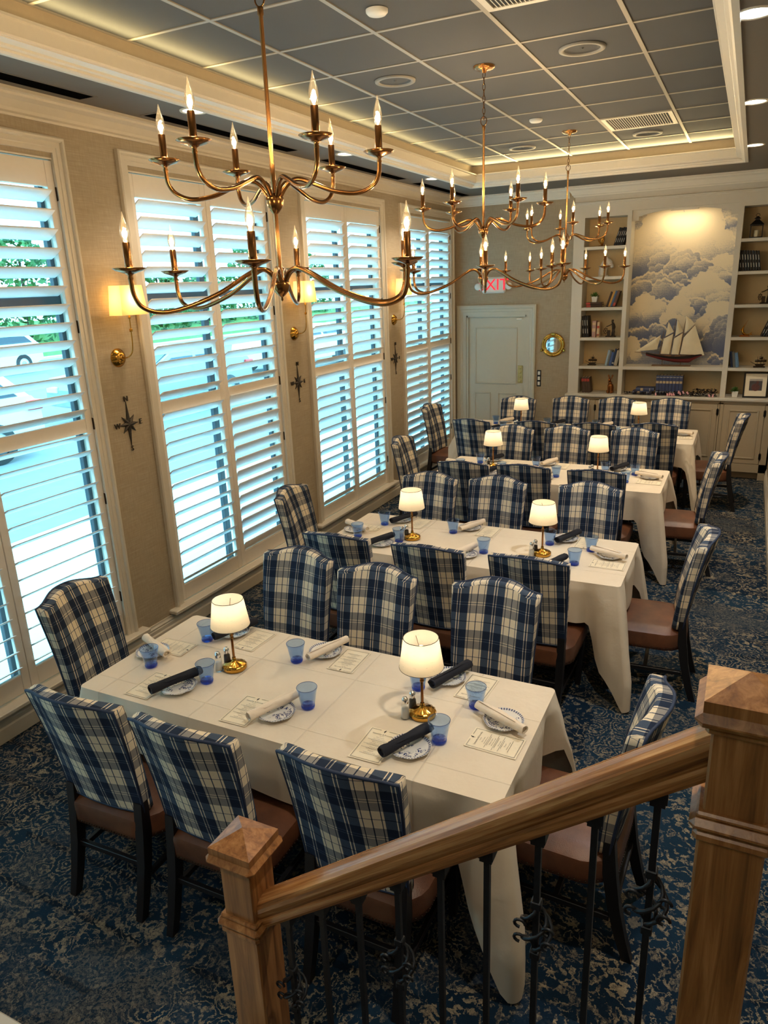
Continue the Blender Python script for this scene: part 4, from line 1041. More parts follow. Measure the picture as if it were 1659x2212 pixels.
for x, nm in ((0.9, 'first'), (1.8, 'second'), (2.7, 'third'), (3.58, 'fourth')):  # unseen fill lamps added behind the camera to brighten the front of the room
    downlight(x, -3.7, 'downlens', 'added unseen downlight in the soffit behind the stairs, %s from the windows' % nm, P_DOWN*.35, WARM2)
for x, y, lb in ((2.65, 1.53, 'over the aisle side of the second table'), (1.432, 1.54, 'over the window side of the second table'), (1.43, 4.61, 'near the back wall, window side'), (2.645, 4.62, 'near the back wall beside the vent'), (1.432, -1.52, 'over the window side of the table by the stairs'), (2.65, -1.52, 'over the aisle side of the table by the stairs')):
    t = thing('ceiling_speaker', 'round grey ceiling speaker %s' % lb, 'speaker', (x, y, ZT), 0, 'round ceiling speakers')
    b = MB(); b.lathe([(0.135, 0.0), (0.133, -0.010), (0.108, -0.010), (0.104, -0.002)], 36, cap=False); b.build('speaker_rim', M['ringgrey'], t)
    b = MB(); b.lathe([(0.105, -0.003), (0.07, 0.006), (0.03, 0.010), (0.012, 0.006), (0.008, -0.004), (0, -0.006)], 32, cap=False); b.build('speaker_cone', M['grille'], t)
for x, y, lb in ((1.905, 0.32, 'over the second table'), (1.905, 3.33, 'between the two far chandeliers')):
    t = thing('smoke_detector', 'small white round sensor on the ceiling %s' % lb, 'detector', (x, y, ZT), 0, 'ceiling sensors')
    b = MB(); b.lathe([(0.055, 0), (0.054, -0.012), (0.044, -0.022), (0, -0.025)], 28, cap=False); b.build('sensor_cover', M['white_plastic'], t)
for (x0, y0, lb) in ((2.372, 3.68, 'near the back wall'), (2.372, 0.05, 'near the stairs')):
    t = thing('ceiling_vent', 'rectangular white bar grille in the tiled ceiling %s' % lb, 'vent', (x0, y0, ZT), 0, 'ceiling bar grilles')
    wx, wy = 0.575, 0.59
    b = MB(); b.box(0, 0, -0.006, wx, 0.035, 0.004); b.box(0, wy-.035, -0.006, wx, wy, 0.004); b.box(0, .035, -0.006, 0.035, wy-.035, 0.004); b.box(wx-.035, .035, -0.006, wx, wy-.035, 0.004); b.build('vent_frame', M['white_trim'], t)
    MB().box(.03, .03, 0.006, wx-.03, wy-.03, 0.008).build('vent_throat', M['void'], t)
    sm_ = MB().box(-0.0022, 0.035, -0.005, 0.0022, wy-.035, -0.003).mesh('vent_slat', M['white_trim'])
    for k in range(24): link('vent_slat', sm_, t, (0.055+0.0202*k, 0, 0))
for i, y in enumerate((-0.79, 1.33, 3.47, 5.47)):
    t = thing('slot_diffuser', 'black linear slot diffuser in the soffit above the %s window' % ORD[i], 'vent', (0.22, y, ZS), 0, 'slot diffusers')
    L_ = 0.83; b = MB()
    b.box(-.066, -L_, -.002, .066, -L_+.018, .004); b.box(-.066, L_-.018, -.002, .066, L_, .004); b.box(-.066, -L_+.018, -.002, -.056, L_-.018, .004); b.box(.056, -L_+.018, -.002, .066, L_-.018, .004); b.build('slot_frame', M['soffit'], t)
    MB().box(-.057, -L_+.016, -.001, .057, L_-.016, .004).build('slot_throat', M['void'], t)
    MB().box(-.003, -L_+.018, -.0016, .003, L_-.018, .003).build('slot_blade', M['void'], t)

# ------------------------------------------------------------------ things on the back wall
t = thing('exit_sign', 'white exit sign with red EXIT letters above the door', 'exit sign', (0.545, YB, 2.415), 0)
MB().box(-0.165, -0.045, -0.105, 0.165, 0, 0.105, 0.02).build('sign_housing', M['white_plastic'], t)
me = text_mesh('EXIT', 0.205, 0.003); me.materials.clear(); me.materials.append(M['exitred']); link('letters', me, t, (0, -0.046, 0), (PI/2, 0, 0))
for sx, lb in ((-1, 'window side'), (1, 'bookcase side')):
    t = thing('emergency_lamp', 'small round emergency lamp on the %s of the exit sign' % lb, 'emergency light', (0.545+sx*0.215, YB, 2.40), 0, 'emergency lamp heads')
    b = MB(); b.m = Matrix.Rotation(PI/2, 4, 'X'); b.lathe([(0.03, 0), (0.03, 0.03), (0.047, 0.035), (0.047, 0.055), (0.04, 0.06), (0, 0.058)], 24); b.build('lamp_head', M['white_plastic'], t)
t = thing('porthole_mirror', 'round brass porthole mirror on the wall beside the door', 'mirror', (1.372, YB, 1.625), 0)
def ylathe(prof, mt, nm, par, seg=40):
    b = MB(); b.m = Matrix.Rotation(PI/2, 4, 'X'); b.lathe(prof, seg, cap=False); return b.build(nm, mt, par)
ylathe([(0.155, 0), (0.155, 0.018), (0.145, 0.026), (0.128, 0.026), (0.122, 0.018), (0.118, 0.030), (0.108, 0.034), (0.100, 0.028), (0.097, 0.012)], M['brass_pol'], 'porthole_ring', t)
ylathe([(0.098, 0.012), (0, 0.012)], M['mirror'], 'mirror_glass', t)
b = MB()
for a in range(6): b.m = Matrix.Rotation(PI/2, 4, 'X'); b.lathe([(0.008, 0.024), (0.008, 0.030), (0, 0.033)], 10, (0.137*math.cos(a*PI/3+.5), 0.137*math.sin(a*PI/3+.5), 0))
b.build('rivets', M['brass'], t)
b = MB(); b.box(-0.03, -0.045, 0.125, 0.03, -0.01, 0.16, 0.006); b.box(-0.165, -0.045, -0.085, -0.135, -0.012, -0.05, 0.006); b.box(0.135, -0.045, -0.085, 0.165, -0.012, -0.05, 0.006); b.build('porthole_dogs', M['brass_pol'], t)
t = thing('switch_plate', 'tall black switch plate with pale rockers between door and bookcase', 'light switch', (1.192, YB, 1.18), 0)
MB().box(-0.028, -0.008, -0.11, 0.028, 0, 0.11, 0.003).build('cover_plate', M['black_plastic'], t)
for z in (0.07, 0.0, -0.07): MB().box(-0.016, -0.012, z-0.024, 0.016, -0.006, z+0.024, 0.003).build('rocker', M['white_plastic'], t)

# ------------------------------------------------------------------ built-in bookcase
NB = 6.72; SH = [2.833, 2.473, 2.100, 1.725, 1.362]; ZCT = 1.005
def bookcase(name_lb, xs, xL, xR, ztop):
    t = thing('built_in_bookcase', name_lb, 'bookcase', (0, 0, 0), 0, 'built in bookcases'); b = MB()
    b.box(xs[0], YC, ZCT, xL, YC+0.025, ztop+0.0); b.box(xR, YC, ZCT, xs[1], YC+0.025, ztop); b.box(xs[0], YC, ztop, xs[1], YC+0.025, 3.37); b.build('face_frame', M['case'], t)
    b = MB(); b.box(xL-0.02, YC+0.025, ZCT, xL, NB, ztop+0.02); b.box(xR, YC+0.025, ZCT, xR+0.02, NB, ztop+0.02); b.box(xL-0.02, YC+0.025, ztop, xR+0.02, NB, ztop+0.02); b.build('side_panel', M['case'], t)
    MB().box(xL-0.02, NB, ZCT, xR+0.02, NB+0.015, ztop+0.02).build('back_panel', M['caseback'], t)
    for z in SH: MB().box(xL, YC+0.003, z-0.037, xR, NB, z, 0.002).build('shelf', M['case'], t)
    return t
bl = bookcase('tall white built in bookcase between the door and the cloud mural', (1.605, 2.268), 1.737, 2.243, 3.173)
MB().box(1.605, YC+0.02, ZCT, 1.625, 6.6, 3.37).build('end_panel', M['case'], bl)
bookcase('tall white built in bookcase beyond the ship model, by the aisle wall', (3.483, 4.06), 3.518, 4.025, 3.180)
# mural bay
CX0, CX1, CZT = 2.294, 3.458, 3.223
t = thing('mural_bay', 'arched recess between the bookcases that frames the cloud mural', 'alcove', (0, 0, 0), 0)
b = MB(); b.box(2.268, YC, ZCT, CX0, YC+0.025, CZT); b.box(CX1, YC, ZCT, 3.483, YC+0.025, CZT); b.box(2.268, YC, CZT, 3.483, YC+0.025, 3.37); b.build('face_frame', M['case'], t)
b = MB(); b.box(CX0-0.02, YC+0.025, ZCT, CX0, NB, CZT+.02); b.box(CX1, YC+0.025, ZCT, CX1+0.02, NB, CZT+.02); b.box(CX0-0.02, YC+0.025, CZT, CX1+0.02, NB, CZT+0.02); b.build('side_panel', M['case'], t)
MB().box(CX0-0.0, NB, ZCT, CX1, NB+0.012, 1.36).build('back_panel', M['caseback'], t)
MB().box(CX0, YC+0.003, 1.322, CX1, NB, 1.362, 0.002).build('shelf', M['case'], t)
arch = [(CX0, CZT), (CX0, 3.103), (CX0+.075, 3.103), (CX0+.075, 3.150)] + [(CX0+.095+(CX1-CX0-.19)*i/24, 3.150+0.062*math.sin(PI*i/24)**0.75) for i in range(25)] + [(CX1-.075, 3.150), (CX1-.075, 3.103), (CX1, 3.103), (CX1, CZT)]
b = MB(); b.prism(arch[::-1], 'y', YC+0.035, YC+0.055); b.build('arched_valance', M['case'], t)
b = MB(); b.box(2.72, 6.50, CZT-0.03, 3.03, 6.54, CZT, .004); b.build('picture_light', M['white_trim'], t)
light('mural_wash', 'AREA', t, (2.875, 6.52, CZT-0.035), P_MURAL, (1.0, .76, .44), rot=(math.radians(12), 0, 0), shape='RECTANGLE', size=0.50, size_y=0.04)

def mural_mesh():
    nx, nz = 150, 232; x0, x1, z0, z1 = CX0, CX1, 1.362, CZT
    X, Z = np.meshgrid(np.linspace(0, 1, nx+1), np.linspace(0, 1, nz+1))     # Z measured downwards from the top
    asp = (z1-z0)/(x1-x0); Yd = Z*asp
    rs = np.random.RandomState(4)
    T = 0.50 + 0.06*np.sin(Yd*60+np.sin(X*7)*1.5) + 0.05*np.sin(Yd*9+X*3)
    T = np.where((Z < .34), T-0.12, T)
    def cloud(cx, cy, w_, h_, top, bot, nb, seed, r0=.055, r1=.12):
        # cauliflower bumps, back ones first; tone runs from top to bot over the whole cloud
        r_ = np.random.RandomState(seed); bumps = []
        for i in range(nb):
            u = r_.uniform(-1, 1); hh = h_*np.sqrt(max(0, 1-u*u))
            by = cy*asp - hh + r_.uniform(0, 1)**1.4*hh*1.25
            bumps.append((by, cx+u*w_, r_.uniform(r0, r1)*(1-.35*abs(u))))
        bumps.sort(); U = np.zeros(X.shape, bool)
        for by, bx, r in bumps:
            dx, dy = X-bx, Yd-by; ang = np.arctan2(dy, dx)
            rr_ = r*(1+0.10*np.abs(np.sin(ang*4+bx*50))+0.05*np.sin(ang*11+by*30)); d = np.sqrt(dx*dx+dy*dy)/rr_; ins = d < 1
            g = np.clip((Yd-(cy*asp-h_))/(h_*1.3), 0, 1)
            sh = top+(bot-top)*g + 0.22*(dy/rr_) + 0.14*(dx/rr_)
            sh = np.where((d > .92) & (dy < 0), sh-.09, sh); U |= ins
            T[ins] = np.clip(sh, 0.03, 0.97)[ins]
        k = 3; sd = np.zeros_like(U); sd[k:] = U[:-k]; rim = U & ~sd; T[rim] = .06      # lit upper edge of the whole cloud
    cloud(.90, .14, .16, .10, .40, .50, 10, 1, .03, .07); cloud(.36, .25, .30, .30, .06, .46, 24, 2, .10, .20); cloud(.64, .24, .24, .34, .02, .20, 26, 3, .09, .19)
    cloud(.18, .39, .22, .30, .30, .86, 14, 7, .11, .20); cloud(.86, .41, .20, .16, .05, .60, 14, 6, .06, .12); cloud(.56, .47, .20, .24, .50, 1.0, 12, 8, .11, .18); cloud(.90, .475, .18, .10, .42, .92, 10, 9, .08, .12); cloud(.30, .50, .30, .10, .62, .95, 12, 10, .09, .14)
    cloud(.26, .60, .36, .16, .58, .74, 14, 11, .09, .16); cloud(.74, .60, .20, .18, .14, .66, 14, 12, .09, .15); cloud(.50, .645, .30, .08, .56, .76, 12, 13, .07, .11); cloud(.14, .69, .22, .14, .14, .62, 12, 14, .08, .14)
    cloud(.52, .75, .12, .24, .08, .30, 10, 15, .08, .13); cloud(.43, .80, .07, .16, .80, .94, 8, 16, .06, .10); cloud(.88, .76, .16, .22, .04, .45, 16, 17, .07, .13); cloud(.24, .80, .26, .06, .66, .90, 14, 18, .04, .08)
    cloud(.95, .88, .15, .22, .72, .95, 14, 19, .08, .14); cloud(.20, .87, .20, .06, .62, .8, 12, 22, .03, .06); cloud(.03, .95, .09, .16, .04, .2, 9, 21, .05, .08); cloud(.92, .985, .08, .05, .7, .8, 8, 23, .02, .05)
    T = np.clip(T + rs.uniform(-.06, .06, T.shape), 0, 1)
    V = np.stack([x0+X*(x1-x0), np.full_like(X, NB-0.002), z1-Z*(z1-z0)], -1).reshape(-1, 3)
    a = (np.arange(nz)[:, None]*(nx+1)+np.arange(nx)[None, :]).reshape(-1)
    F = np.stack([a, a+nx+1, a+nx+2, a+1], -1)
    me = bpy.data.meshes.new('cloud_mural'); me.from_pydata(V.tolist(), [], F.tolist())
    at = me.attributes.new('tone', 'FLOAT', 'POINT'); at.data.foreach_set('value', T.reshape(-1).astype(np.float32))
    me.materials.append(M['mural']); me.update(); return me
tag(link('cloud_mural', mural_mesh()), 'blue and cream engraved cloud mural behind the sailing ship model', 'mural')
# frieze moulding over the whole built-in
b = MB(); b.box(1.605, YC, 3.37, XR, YB+0.02, ZS-0.0); struct(b.build('trim_9', M['case']))
b = MB(); pm = [(0, -0.022), (0.006, -0.022), (0.010, -0.010), (0.018, -0.004), (0.020, 0.006), (0.012, 0.012), (0, 0.014)]; b.mold(pm, 'x', 1.595, XR, (YC, 3.345), -1); struct(b.build('trim_10', M['case']))
# base cabinets and counter
YK = 6.365
tag(MB().box(1.585, 6.325, ZCT-0.035, 4.06, NB, ZCT, 0.006).build('countertop', M['case']), 'long painted countertop under the bookcases', 'countertop')
def cabinet(x0, x1, doors, lb):
    t = thing('base_cabinet', lb, 'cabinet', (0, 0, 0), 0, 'base cabinets'); b = MB(); zt = ZCT-0.035
    b.box(x0, YK+0.02, 0.10, x1, NB, zt); b.box(x0, YK+0.09, 0.0, x1, NB, 0.10)
    e = [x0] + [q for d_ in doors for q in d_] + [x1]
    for i in range(0, len(e), 2): b.box(e[i], YK, 0.0, e[i+1], YK+0.02, zt)
    b.box(x0, YK, 0.93, x1, YK+0.02, zt); b.box(x0, YK, 0.095, x1, YK+0.02, 0.20); b.box(x0, YK-0.012, 0.945, x1, YK+0.0, zt, .004); b.build('cabinet_body', M['cabinet'], t)
    for k, (a, c) in enumerate(doors):
        db = MB(); db.box(a+.004, YK-0.002, 0.204, c-.004, YK+0.016, 0.926, 0.003); dr = db.build('cabinet_door', M['cabinet'], t)
        b = MB(); panel_mold(b, a+.06, 0.265, c-.06, 0.865, YK-0.002, 0.020, 0.010); b.build('panel_molding', M['cabinet'], dr)
        hx_ = c
        for z in (0.83, 0.30):
            b = MB(); b.box(hx_-.014, YK-.008, z-.035, hx_+.014, YK-.001, z+.035, .003); b.tube([(hx_, YK-.010, z-.045), (hx_, YK-.010, z+.045)], .006, 8); b.build('hinge', M['black_metal'], dr)
    return t
cabinet(1.60, 2.44, [(1.65, 1.98), (2.03, 2.40)], 'painted base cabinet below the bookcase beside the door')
cabinet(2.445, 3.475, [(2.49, 2.945), (3.0, 3.455)], 'painted base cabinet below the ship model bay')
cabinet(3.48, 4.05, [(3.515, 3.975)], 'painted base cabinet with one door by the aisle wall')

# ------------------------------------------------------------------ books
def book(x, z, wd, h, dp, col, label, group, lean=0.0, y=None, bands=(), cat='book', flat=False, turn=0.0):
    # spine faces the room (-Y); x is the bottom left corner of the spine; lean in degrees, positive tips to +X
    y = YC+0.06 if y is None else y
    t = thing('book', label, cat, (x, y, z), 0, group)
    b = MB(); tk = 0.0028
    b.box(0, 0, 0, tk, dp, h, .0008); b.box(wd-tk, 0, 0, wd, dp, h, .0008)
    b.prism([(0, 0.003), (wd*.5, -0.003), (wd, 0.003), (wd, 0.008), (0, 0.008)], 'z', 0, h)
    b.build('cover', BOOKS[col], t)
    MB().box(tk, 0.006, 0.003, wd-tk, dp-0.003, h-0.003).build('page_block', M['pages'], t)
    for (f0, f1, bc) in bands:
        ww = .30 if bc == 'band_silver' and f1-f0 > .12 else .84
        MB().box(wd*(.5-ww/2), -0.0042, h*f0, wd*(.5+ww/2), 0.0, h*f1).build('spine_band', BOOKS[bc], t)
    if flat: t.rotation_euler = (0, -PI/2, turn); t.location = (x, y, z)
    else: t.rotation_euler = (0, math.radians(lean), turn)
    if not flat and lean < 0: t.location.z += 0.0
    return t
def row(x, z, specs, lean, group, where, y=None, dp=.15):
    # a run of leaning books; x is where the first one stands
    c = math.cos(math.radians(abs(lean)))
    for i, (wd, h, col, bands, lb) in enumerate(specs):
        zz = z + (wd*math.sin(math.radians(lean)) if lean > 0 else 0)
        book(x, zz, wd, h, dp, col, lb + ' ' + where, group, lean, y, bands); x += wd/c + 0.0015
ORDN = ['first', 'second', 'third', 'fourth', 'fifth', 'sixth', 'seventh', 'eighth']
SB = ((.18, .40, 'band_silver'), (.55, .8, 'band_silver'))
def blacks(n, wd=.021, h=.215): return [(wd, h-.004*(i % 2), 'black', SB, 'black book, %s of the leaning row' % ORDN[i]) for i in range(n)]
row(2.085, SH[0], blacks(5), 17, 'black books on the top shelf by the door', 'on the top shelf, bookcase by the door')
row(2.03, SH[2], [(.026, .19, 'dark_brown', (), 'dark brown leaning book'), (.024, .195, 'mustard', (), 'mustard yellow leaning book'), (.024, .20, 'blue', (), 'mid blue leaning book'), (.030, .20, 'brown', ((.05, .25, 'band_red'),), 'brown leaning book with a red label')], 17, 'leaning books beside the potted plant', 'past the plant, bookcase by the door')
for i, x in enumerate((1.755, 1.783, 1.811)): book(x, SH[3], .027, .27, .17, 'black', 'tall black book, %s from the end of the statue shelf' % ORDN[i], 'tall black books by the statue', -5, bands=SB)
book(1.872, SH[3], .050, .205, .15, 'pink', 'thick faded pink book beside the tall black books', None, 0, bands=((.35, .55, 'cream'), (.75, .9, 'cream')))
book(1.932, SH[3], .032, .19, .14, 'cream', 'cream book with a red label beside the pink book', None, 1, bands=((.60, .75, 'band_red'), (.12, .2, 'band_red')))
row(2.055, SH[4], [(.027, .20, 'pale_blue', (), 'pale blue leaning book'), (.020, .195, 'grey', (), 'dark grey leaning book'), (.030, .175, 'royal', (), 'royal blue leaning book'), (.028, .215, 'navy', ((.12, .2, 'band_silver'),), 'tall navy leaning book'), (.040, .195, 'beige', (), 'beige leaning book')], 11, 'leaning blue and grey books', 'on the shelf with the small bronze ship')
for i, x in enumerate((1.765, 1.801, 1.837)): book(x+.02, ZCT, .036, .20, .15, 'dark_brown', 'brown book with red spine label, %s on the counter by the door' % ORDN[i], 'brown books on the counter', -7, bands=((.74, .92, 'band_red'),))
# pair lying under the potted plant
for i, (z, x1) in enumerate(((SH[2], 1.985), (SH[2]+.031, 1.98))): book(x1, z, .030, .20, .14, 'dark_brown', 'brown book lying flat under the potted plant, %s' % ('lower' if i == 0 else 'upper'), 'stacked brown books', flat=True, bands=((.72, .98, 'band_red'),))
# eight blue volumes and two lying flat
for i in range(8): book(2.705+.0395*i, ZCT, .038, .245, .16, 'indigo', 'blue volume of the matching set below the ship, %s from the door side' % ORDN[i], 'set of blue volumes', 0, y=YC+.05, bands=((.60, .72, 'band_gold'), (.90, .93, 'band_silver'), (.14, .18, 'band_silver')))
book(2.66, ZCT+.001, .042, .235, .16, 'indigo', 'blue volume lying flat, lower of the pair on the counter', 'blue volumes lying flat', flat=True, y=YC+.04, bands=((.60, .74, 'band_gold'), (.22, .25, 'band_silver')))
book(2.69, ZCT+.044, .042, .225, .16, 'indigo', 'blue volume lying flat, upper of the pair on the counter', 'blue volumes lying flat', flat=True, y=YC+.045, bands=((.60, .74, 'band_gold'), (.22, .25, 'band_silver')))
# right bookcase
row(3.535, SH[1], [(.026, .235-.002*i, 'black', SB, 'black book, %s of the row' % ORDN[i]) for i in range(8)], -9, 'black books in the aisle bookcase', 'in the bookcase by the aisle wall')
row(3.83, SH[3], [(.024, .22, 'black', SB, 'black leaning book, %s beside the gold swordfish' % ORDN[i]) for i in range(5)], 20, 'black books beside the swordfish', 'by the aisle wall')
row(3.548, SH[4], [(.024, .19, 'navy', (), 'navy leaning book'), (.026, .18, 'grey', (), 'grey blue leaning book'), (.036, .175, 'slate', (), 'slate blue leaning book')], -9, 'leaning blue books in the aisle bookcase', 'above the framed picture')

# ------------------------------------------------------------------ ornaments
def ship_figure(x, z, lb, s=1.0):
    t = thing('ship_ornament', lb, 'ornament', (x, YC+.10, z), 0, 'small bronze ships'); b = MB()
    b.box(-.055*s, -.02*s, 0, .055*s, .02*s, .014*s, .004); b.prism([(-.03*s, .014*s), (.035*s, .014*s), (.060*s, .040*s), (-.045*s, .036*s)], 'y', -.012*s, .012*s); b.tube([(-.04*s, 0, .036*s), (-.085*s, 0, .058*s)], .003*s, 6); b.build('hull', M['dark_bronze'], t)
    b = MB()
    for (xm, h) in ((-.02, .10), (.012, .125), (.04, .085)):
        b.tube([(xm*s, 0, .03*s), (xm*s, 0, (h+.012)*s)], .0022*s, 5)
        for zz, w_ in ((.055, .024), (.085, .018)):
            if zz+.02 < h: b.grid(lambda u, v: ((xm+(2*u-1)*w_)*s, (-.004-.010*math.sin(PI*u)*math.sin(PI*v))*s, (zz+.026*v)*s), 6, 4)
    b.build('sails', M['dark_bronze'], t)
ship_figure(1.885, SH[4], 'small bronze sailing ship ornament in the bookcase by the door', 1.0)
ship_figure(3.855, SH[4], 'small bronze sailing ship ornament above the framed picture', 1.15)
def helmsman(x, z, lb):
    t = thing('helmsman_statue', lb, 'statuette', (x, YC+.10, z), 0, 'helmsman statuettes'); b = MB()
    b.box(-.062, -.035, 0, .062, .035, .016, .003); b.box(-.045, -.018, .016, -.008, .018, .085, .003); b.build('statue_base', M['dark_bronze'], t)
    b = MB()
    b.tube(catmull([(.040, -.008, .016), (.036, -.006, .065), (.030, -.002, .105)], 5), [.012]*5+[.011]*5+[.012], 8); b.tube(catmull([(.014, .010, .016), (.018, .008, .062), (.026, .004, .105)], 5), [.012]*5+[.011]*5+[.012], 8)
    b.tube(catmull([(.028, 0, .098), (.027, 0, .135), (.022, 0, .168), (.020, 0, .180)], 5), [.022]*5+[.025]*5+[.022]*5+[.010], 10, flat=(1, .75)); b.ball((.014, 0, .193), (.014, .014, .017), 10, 8); b.tube([(.004, 0, .203), (.030, 0, .205)], .013, 8)
    b.tube(catmull([(.014, -.014, .165), (-.020, -.018, .145), (-.055, -.012, .132)], 5), .0065, 7); b.tube(catmull([(.036, .012, .163), (.048, .010, .125), (.040, .004, .095)], 5), .007, 7)
    b.prism([(.010, .060), (.052, .058), (.042, .120), (.016, .120)], 'y', -.014, .014); b.build('helmsman', M['dark_bronze'], t)
    b = MB(); c = Vector((-.058, -.010, .078))
    b.tube([(c.x+.006*math.sin(a)*0, c.y+.030*math.cos(a), c.z+.034*math.sin(a)) for a in [2*PI*k/20 for k in range(20)]], .0035, 6, closed=True)
    for k in range(4):
        a = PI*k/4; b.tube([(c.x, c.y+.044*math.cos(a), c.z+.050*math.sin(a)), (c.x, c.y-.044*math.cos(a), c.z-.050*math.sin(a))], .0022, 5)
    b.m = None; o = b.build('ship_wheel', M['dark_bronze'], t); o.rotation_euler = (0, 0, math.radians(-38)); o.location = (-.012, -.040, 0)
helmsman(2.105, SH[3], 'dark bronze statuette of a helmsman at a ship wheel, beside the pink book')
helmsman(3.845, SH[2], 'dark bronze statuette of a helmsman at a ship wheel, in the aisle bookcase')
def potted(x, z, y, lb, seed):
    t = thing('potted_plant', lb, 'plant', (x, y, z), 0, 'small potted plants'); r_ = random.Random(seed)
    b = MB(); V = []
    for w_, zz in ((.028, 0), (.036, .07), (.032, .07), (.031, .06)): V += [(-w_, -w_, zz), (w_, -w_, zz), (w_, w_, zz), (-w_, w_, zz)]
    b.add(V, [(3, 2, 1, 0)]+[(r*4+i, r*4+(i+1) % 4, r*4+4+(i+1) % 4, r*4+4+i) for r in range(3) for i in range(4)]+[(12, 13, 14, 15)]); b.build('pot', M['white_plastic'], t)
    b = MB()
    for i in range(90):
        a = r_.uniform(0, 2*PI); el = r_.uniform(.15, 1.5); L_ = r_.uniform(.045, .075); d_ = Vector((math.cos(a)*math.cos(el), math.sin(a)*math.cos(el), math.sin(el))); p0 = Vector((r_.uniform(-.018, .018), r_.uniform(-.018, .018), .062)); sd = d_.cross(Vector((0, 0, 1))).normalized()*.0065; pm_ = p0+d_*L_*.6; p1 = p0+d_*L_+Vector((0, 0, -.010*math.cos(el)))
        b.add([p0, pm_-sd, p1, pm_+sd+Vector((0, 0, .002))], [(0, 1, 2, 3)])
    f = b.build('foliage', M['plantgreen'], t); f['kind'] = 'stuff'
potted(1.875, SH[2]+.062, YC+.14, 'small green plant in white pot on two brown books', 3)
potted(3.625, ZCT, YC+.08, 'small green plant in white pot on the counter by the framed picture', 5)
potted(4.0, SH[1], YC+.12, 'small green plant by the black books, cut by the picture edge', 6)
# horse head bust
t = thing('horse_bust', 'white plaster horse head bust on the second shelf by the door', 'statuette', (1.985, YC+.12, SH[1]), 0); b = MB()
b.tube(catmull([(-.02, 0, 0), (-.025, 0, .06), (-.01, 0, .13), (.02, 0, .185), (.045, 0, .195)], 5), [.052]*5+[.050]*5+[.042]*5+[.034]*5+[.03], 14, flat=(.75, 1)); b.tube(catmull([(.0, 0, .20), (.035, 0, .185), (.07, 0, .145), (.085, 0, .118)], 5), [.030]*5+[.032]*5+[.024]*5+[.018], 12, flat=(.8, 1)); b.ball((.085, 0, .118), .019, 10, 8)
for sy in (-1, 1): b.lathe([(.010, 0), (.012, .012), (0, .042)], 8, (.010, sy*.016, .215))
b.build('horse_head', M['stone_white'], t)
b = MB()
for i in range(9): b.ball((-.045+.006*i, 0, .06+.019*i), (.014, .010, .016), 8, 6)
b.build('mane', M['stone_white'], t); MB().box(-.07, -.045, -.0, .05, .045, .014, .004).build('bust_base', M['stone_white'], t)
# coral / octopus piece
t = thing('branch_ornament', 'gilt branching ornament on the top shelf by the door', 'ornament', (1.935, YC+.12, SH[0]), 0); b = MB(); b.lathe([(.05, 0), (.05, .008), (.03, .014), (0, .016)], 18)
r_ = random.Random(9)
for i in range(8):
    a = r_.uniform(0, 2*PI); k = r_.uniform(.3, .8); h = r_.uniform(.07, .15)
    b.tube(catmull([(0, 0, .01), (.03*k*math.cos(a), .03*k*math.sin(a), h*.35), (.07*k*math.cos(a+.5), .05*k*math.sin(a+.5), h*.7), (.06*k*math.cos(a+1.1), .05*k*math.sin(a+1.1), h)], 4), [.008]*4+[.007]*4+[.005]*4+[.003], 7)
b.build('branches', M['gold'], t)
# seated hare
t = thing('hare_figurine', 'copper coloured seated hare figurine on the counter by the door', 'figurine', (2.135, YC+.09, ZCT), 0); b = MB()
b.tube(catmull([(.012, .01, .008), (.010, .008, .06), (.0, .0, .115), (-.004, -.008, .150)], 5), [.036]*5+[.038]*5+[.026]*5+[.016], 12); b.ball((-.008, -.014, .172), (.020, .026, .022), 12, 8); b.ball((-.010, -.038, .165), (.011, .012, .010), 8, 6)
for sx in (-1, 1):
    b.tube(catmull([(sx*.012, -.006, .185), (sx*.020, .0, .215), (sx*.028, .004, .240)], 4), [.008]*4+[.010]*4+[.003], 7); b.tube([(sx*.018, -.022, .10), (sx*.018, -.030, .05), (sx*.018, -.034, .0)], [.011, .009, .010], 8); b.ball((sx*.030, .0, .02), (.018, .036, .020), 10, 6)
b.build('hare', M['copper'], t)
# lantern
t = thing('candle_lantern', 'black metal candle lantern on the top shelf of the aisle bookcase', 'lantern', (3.665, YC+.11, SH[0]), 0); b = MB(); q = .062
b.box(-q-.006, -q-.006, 0, q+.006, q+.006, .012)
for sx in (-1, 1):
    for sy in (-1, 1): b.box(sx*q-.005, sy*q-.005, .012, sx*q+.005, sy*q+.005, .135)
b.box(-q-.008, -q-.008, .135, q+.008, q+.008, .143)
V = [(-q-.012, -q-.012, .143), (q+.012, -q-.012, .143), (q+.012, q+.012, .143), (-q-.012, q+.012, .143), (-.024, -.024, .195), (.024, -.024, .195), (.024, .024, .195), (-.024, .024, .195)]; b.add(V, [(i, (i+1) % 4, 4+(i+1) % 4, 4+i) for i in range(4)]+[(3, 2, 1, 0), (4, 5, 6, 7)])
b.box(-.022, -.022, .195, .022, .022, .208); V = [(-.036, -.036, .208), (.036, -.036, .208), (.036, .036, .208), (-.036, .036, .208), (0, 0, .240)]; b.add(V, [(0, 1, 4), (1, 2, 4), (2, 3, 4), (3, 0, 4), (3, 2, 1, 0)]); b.build('lantern_frame', M['black_metal'], t)
b = MB(); b.tube([(0.020*math.cos(2*PI*k/16), 0, .245+.018*math.sin(2*PI*k/16)) for k in range(16)], .003, 6, closed=True); b.build('ring_handle', M['black_metal'], t)
b = MB(); b.lathe([(0.024, .0122), (0.024, .085), (0.018, .083), (0, .080)], 18); b.build('candle', M['candle'], t)
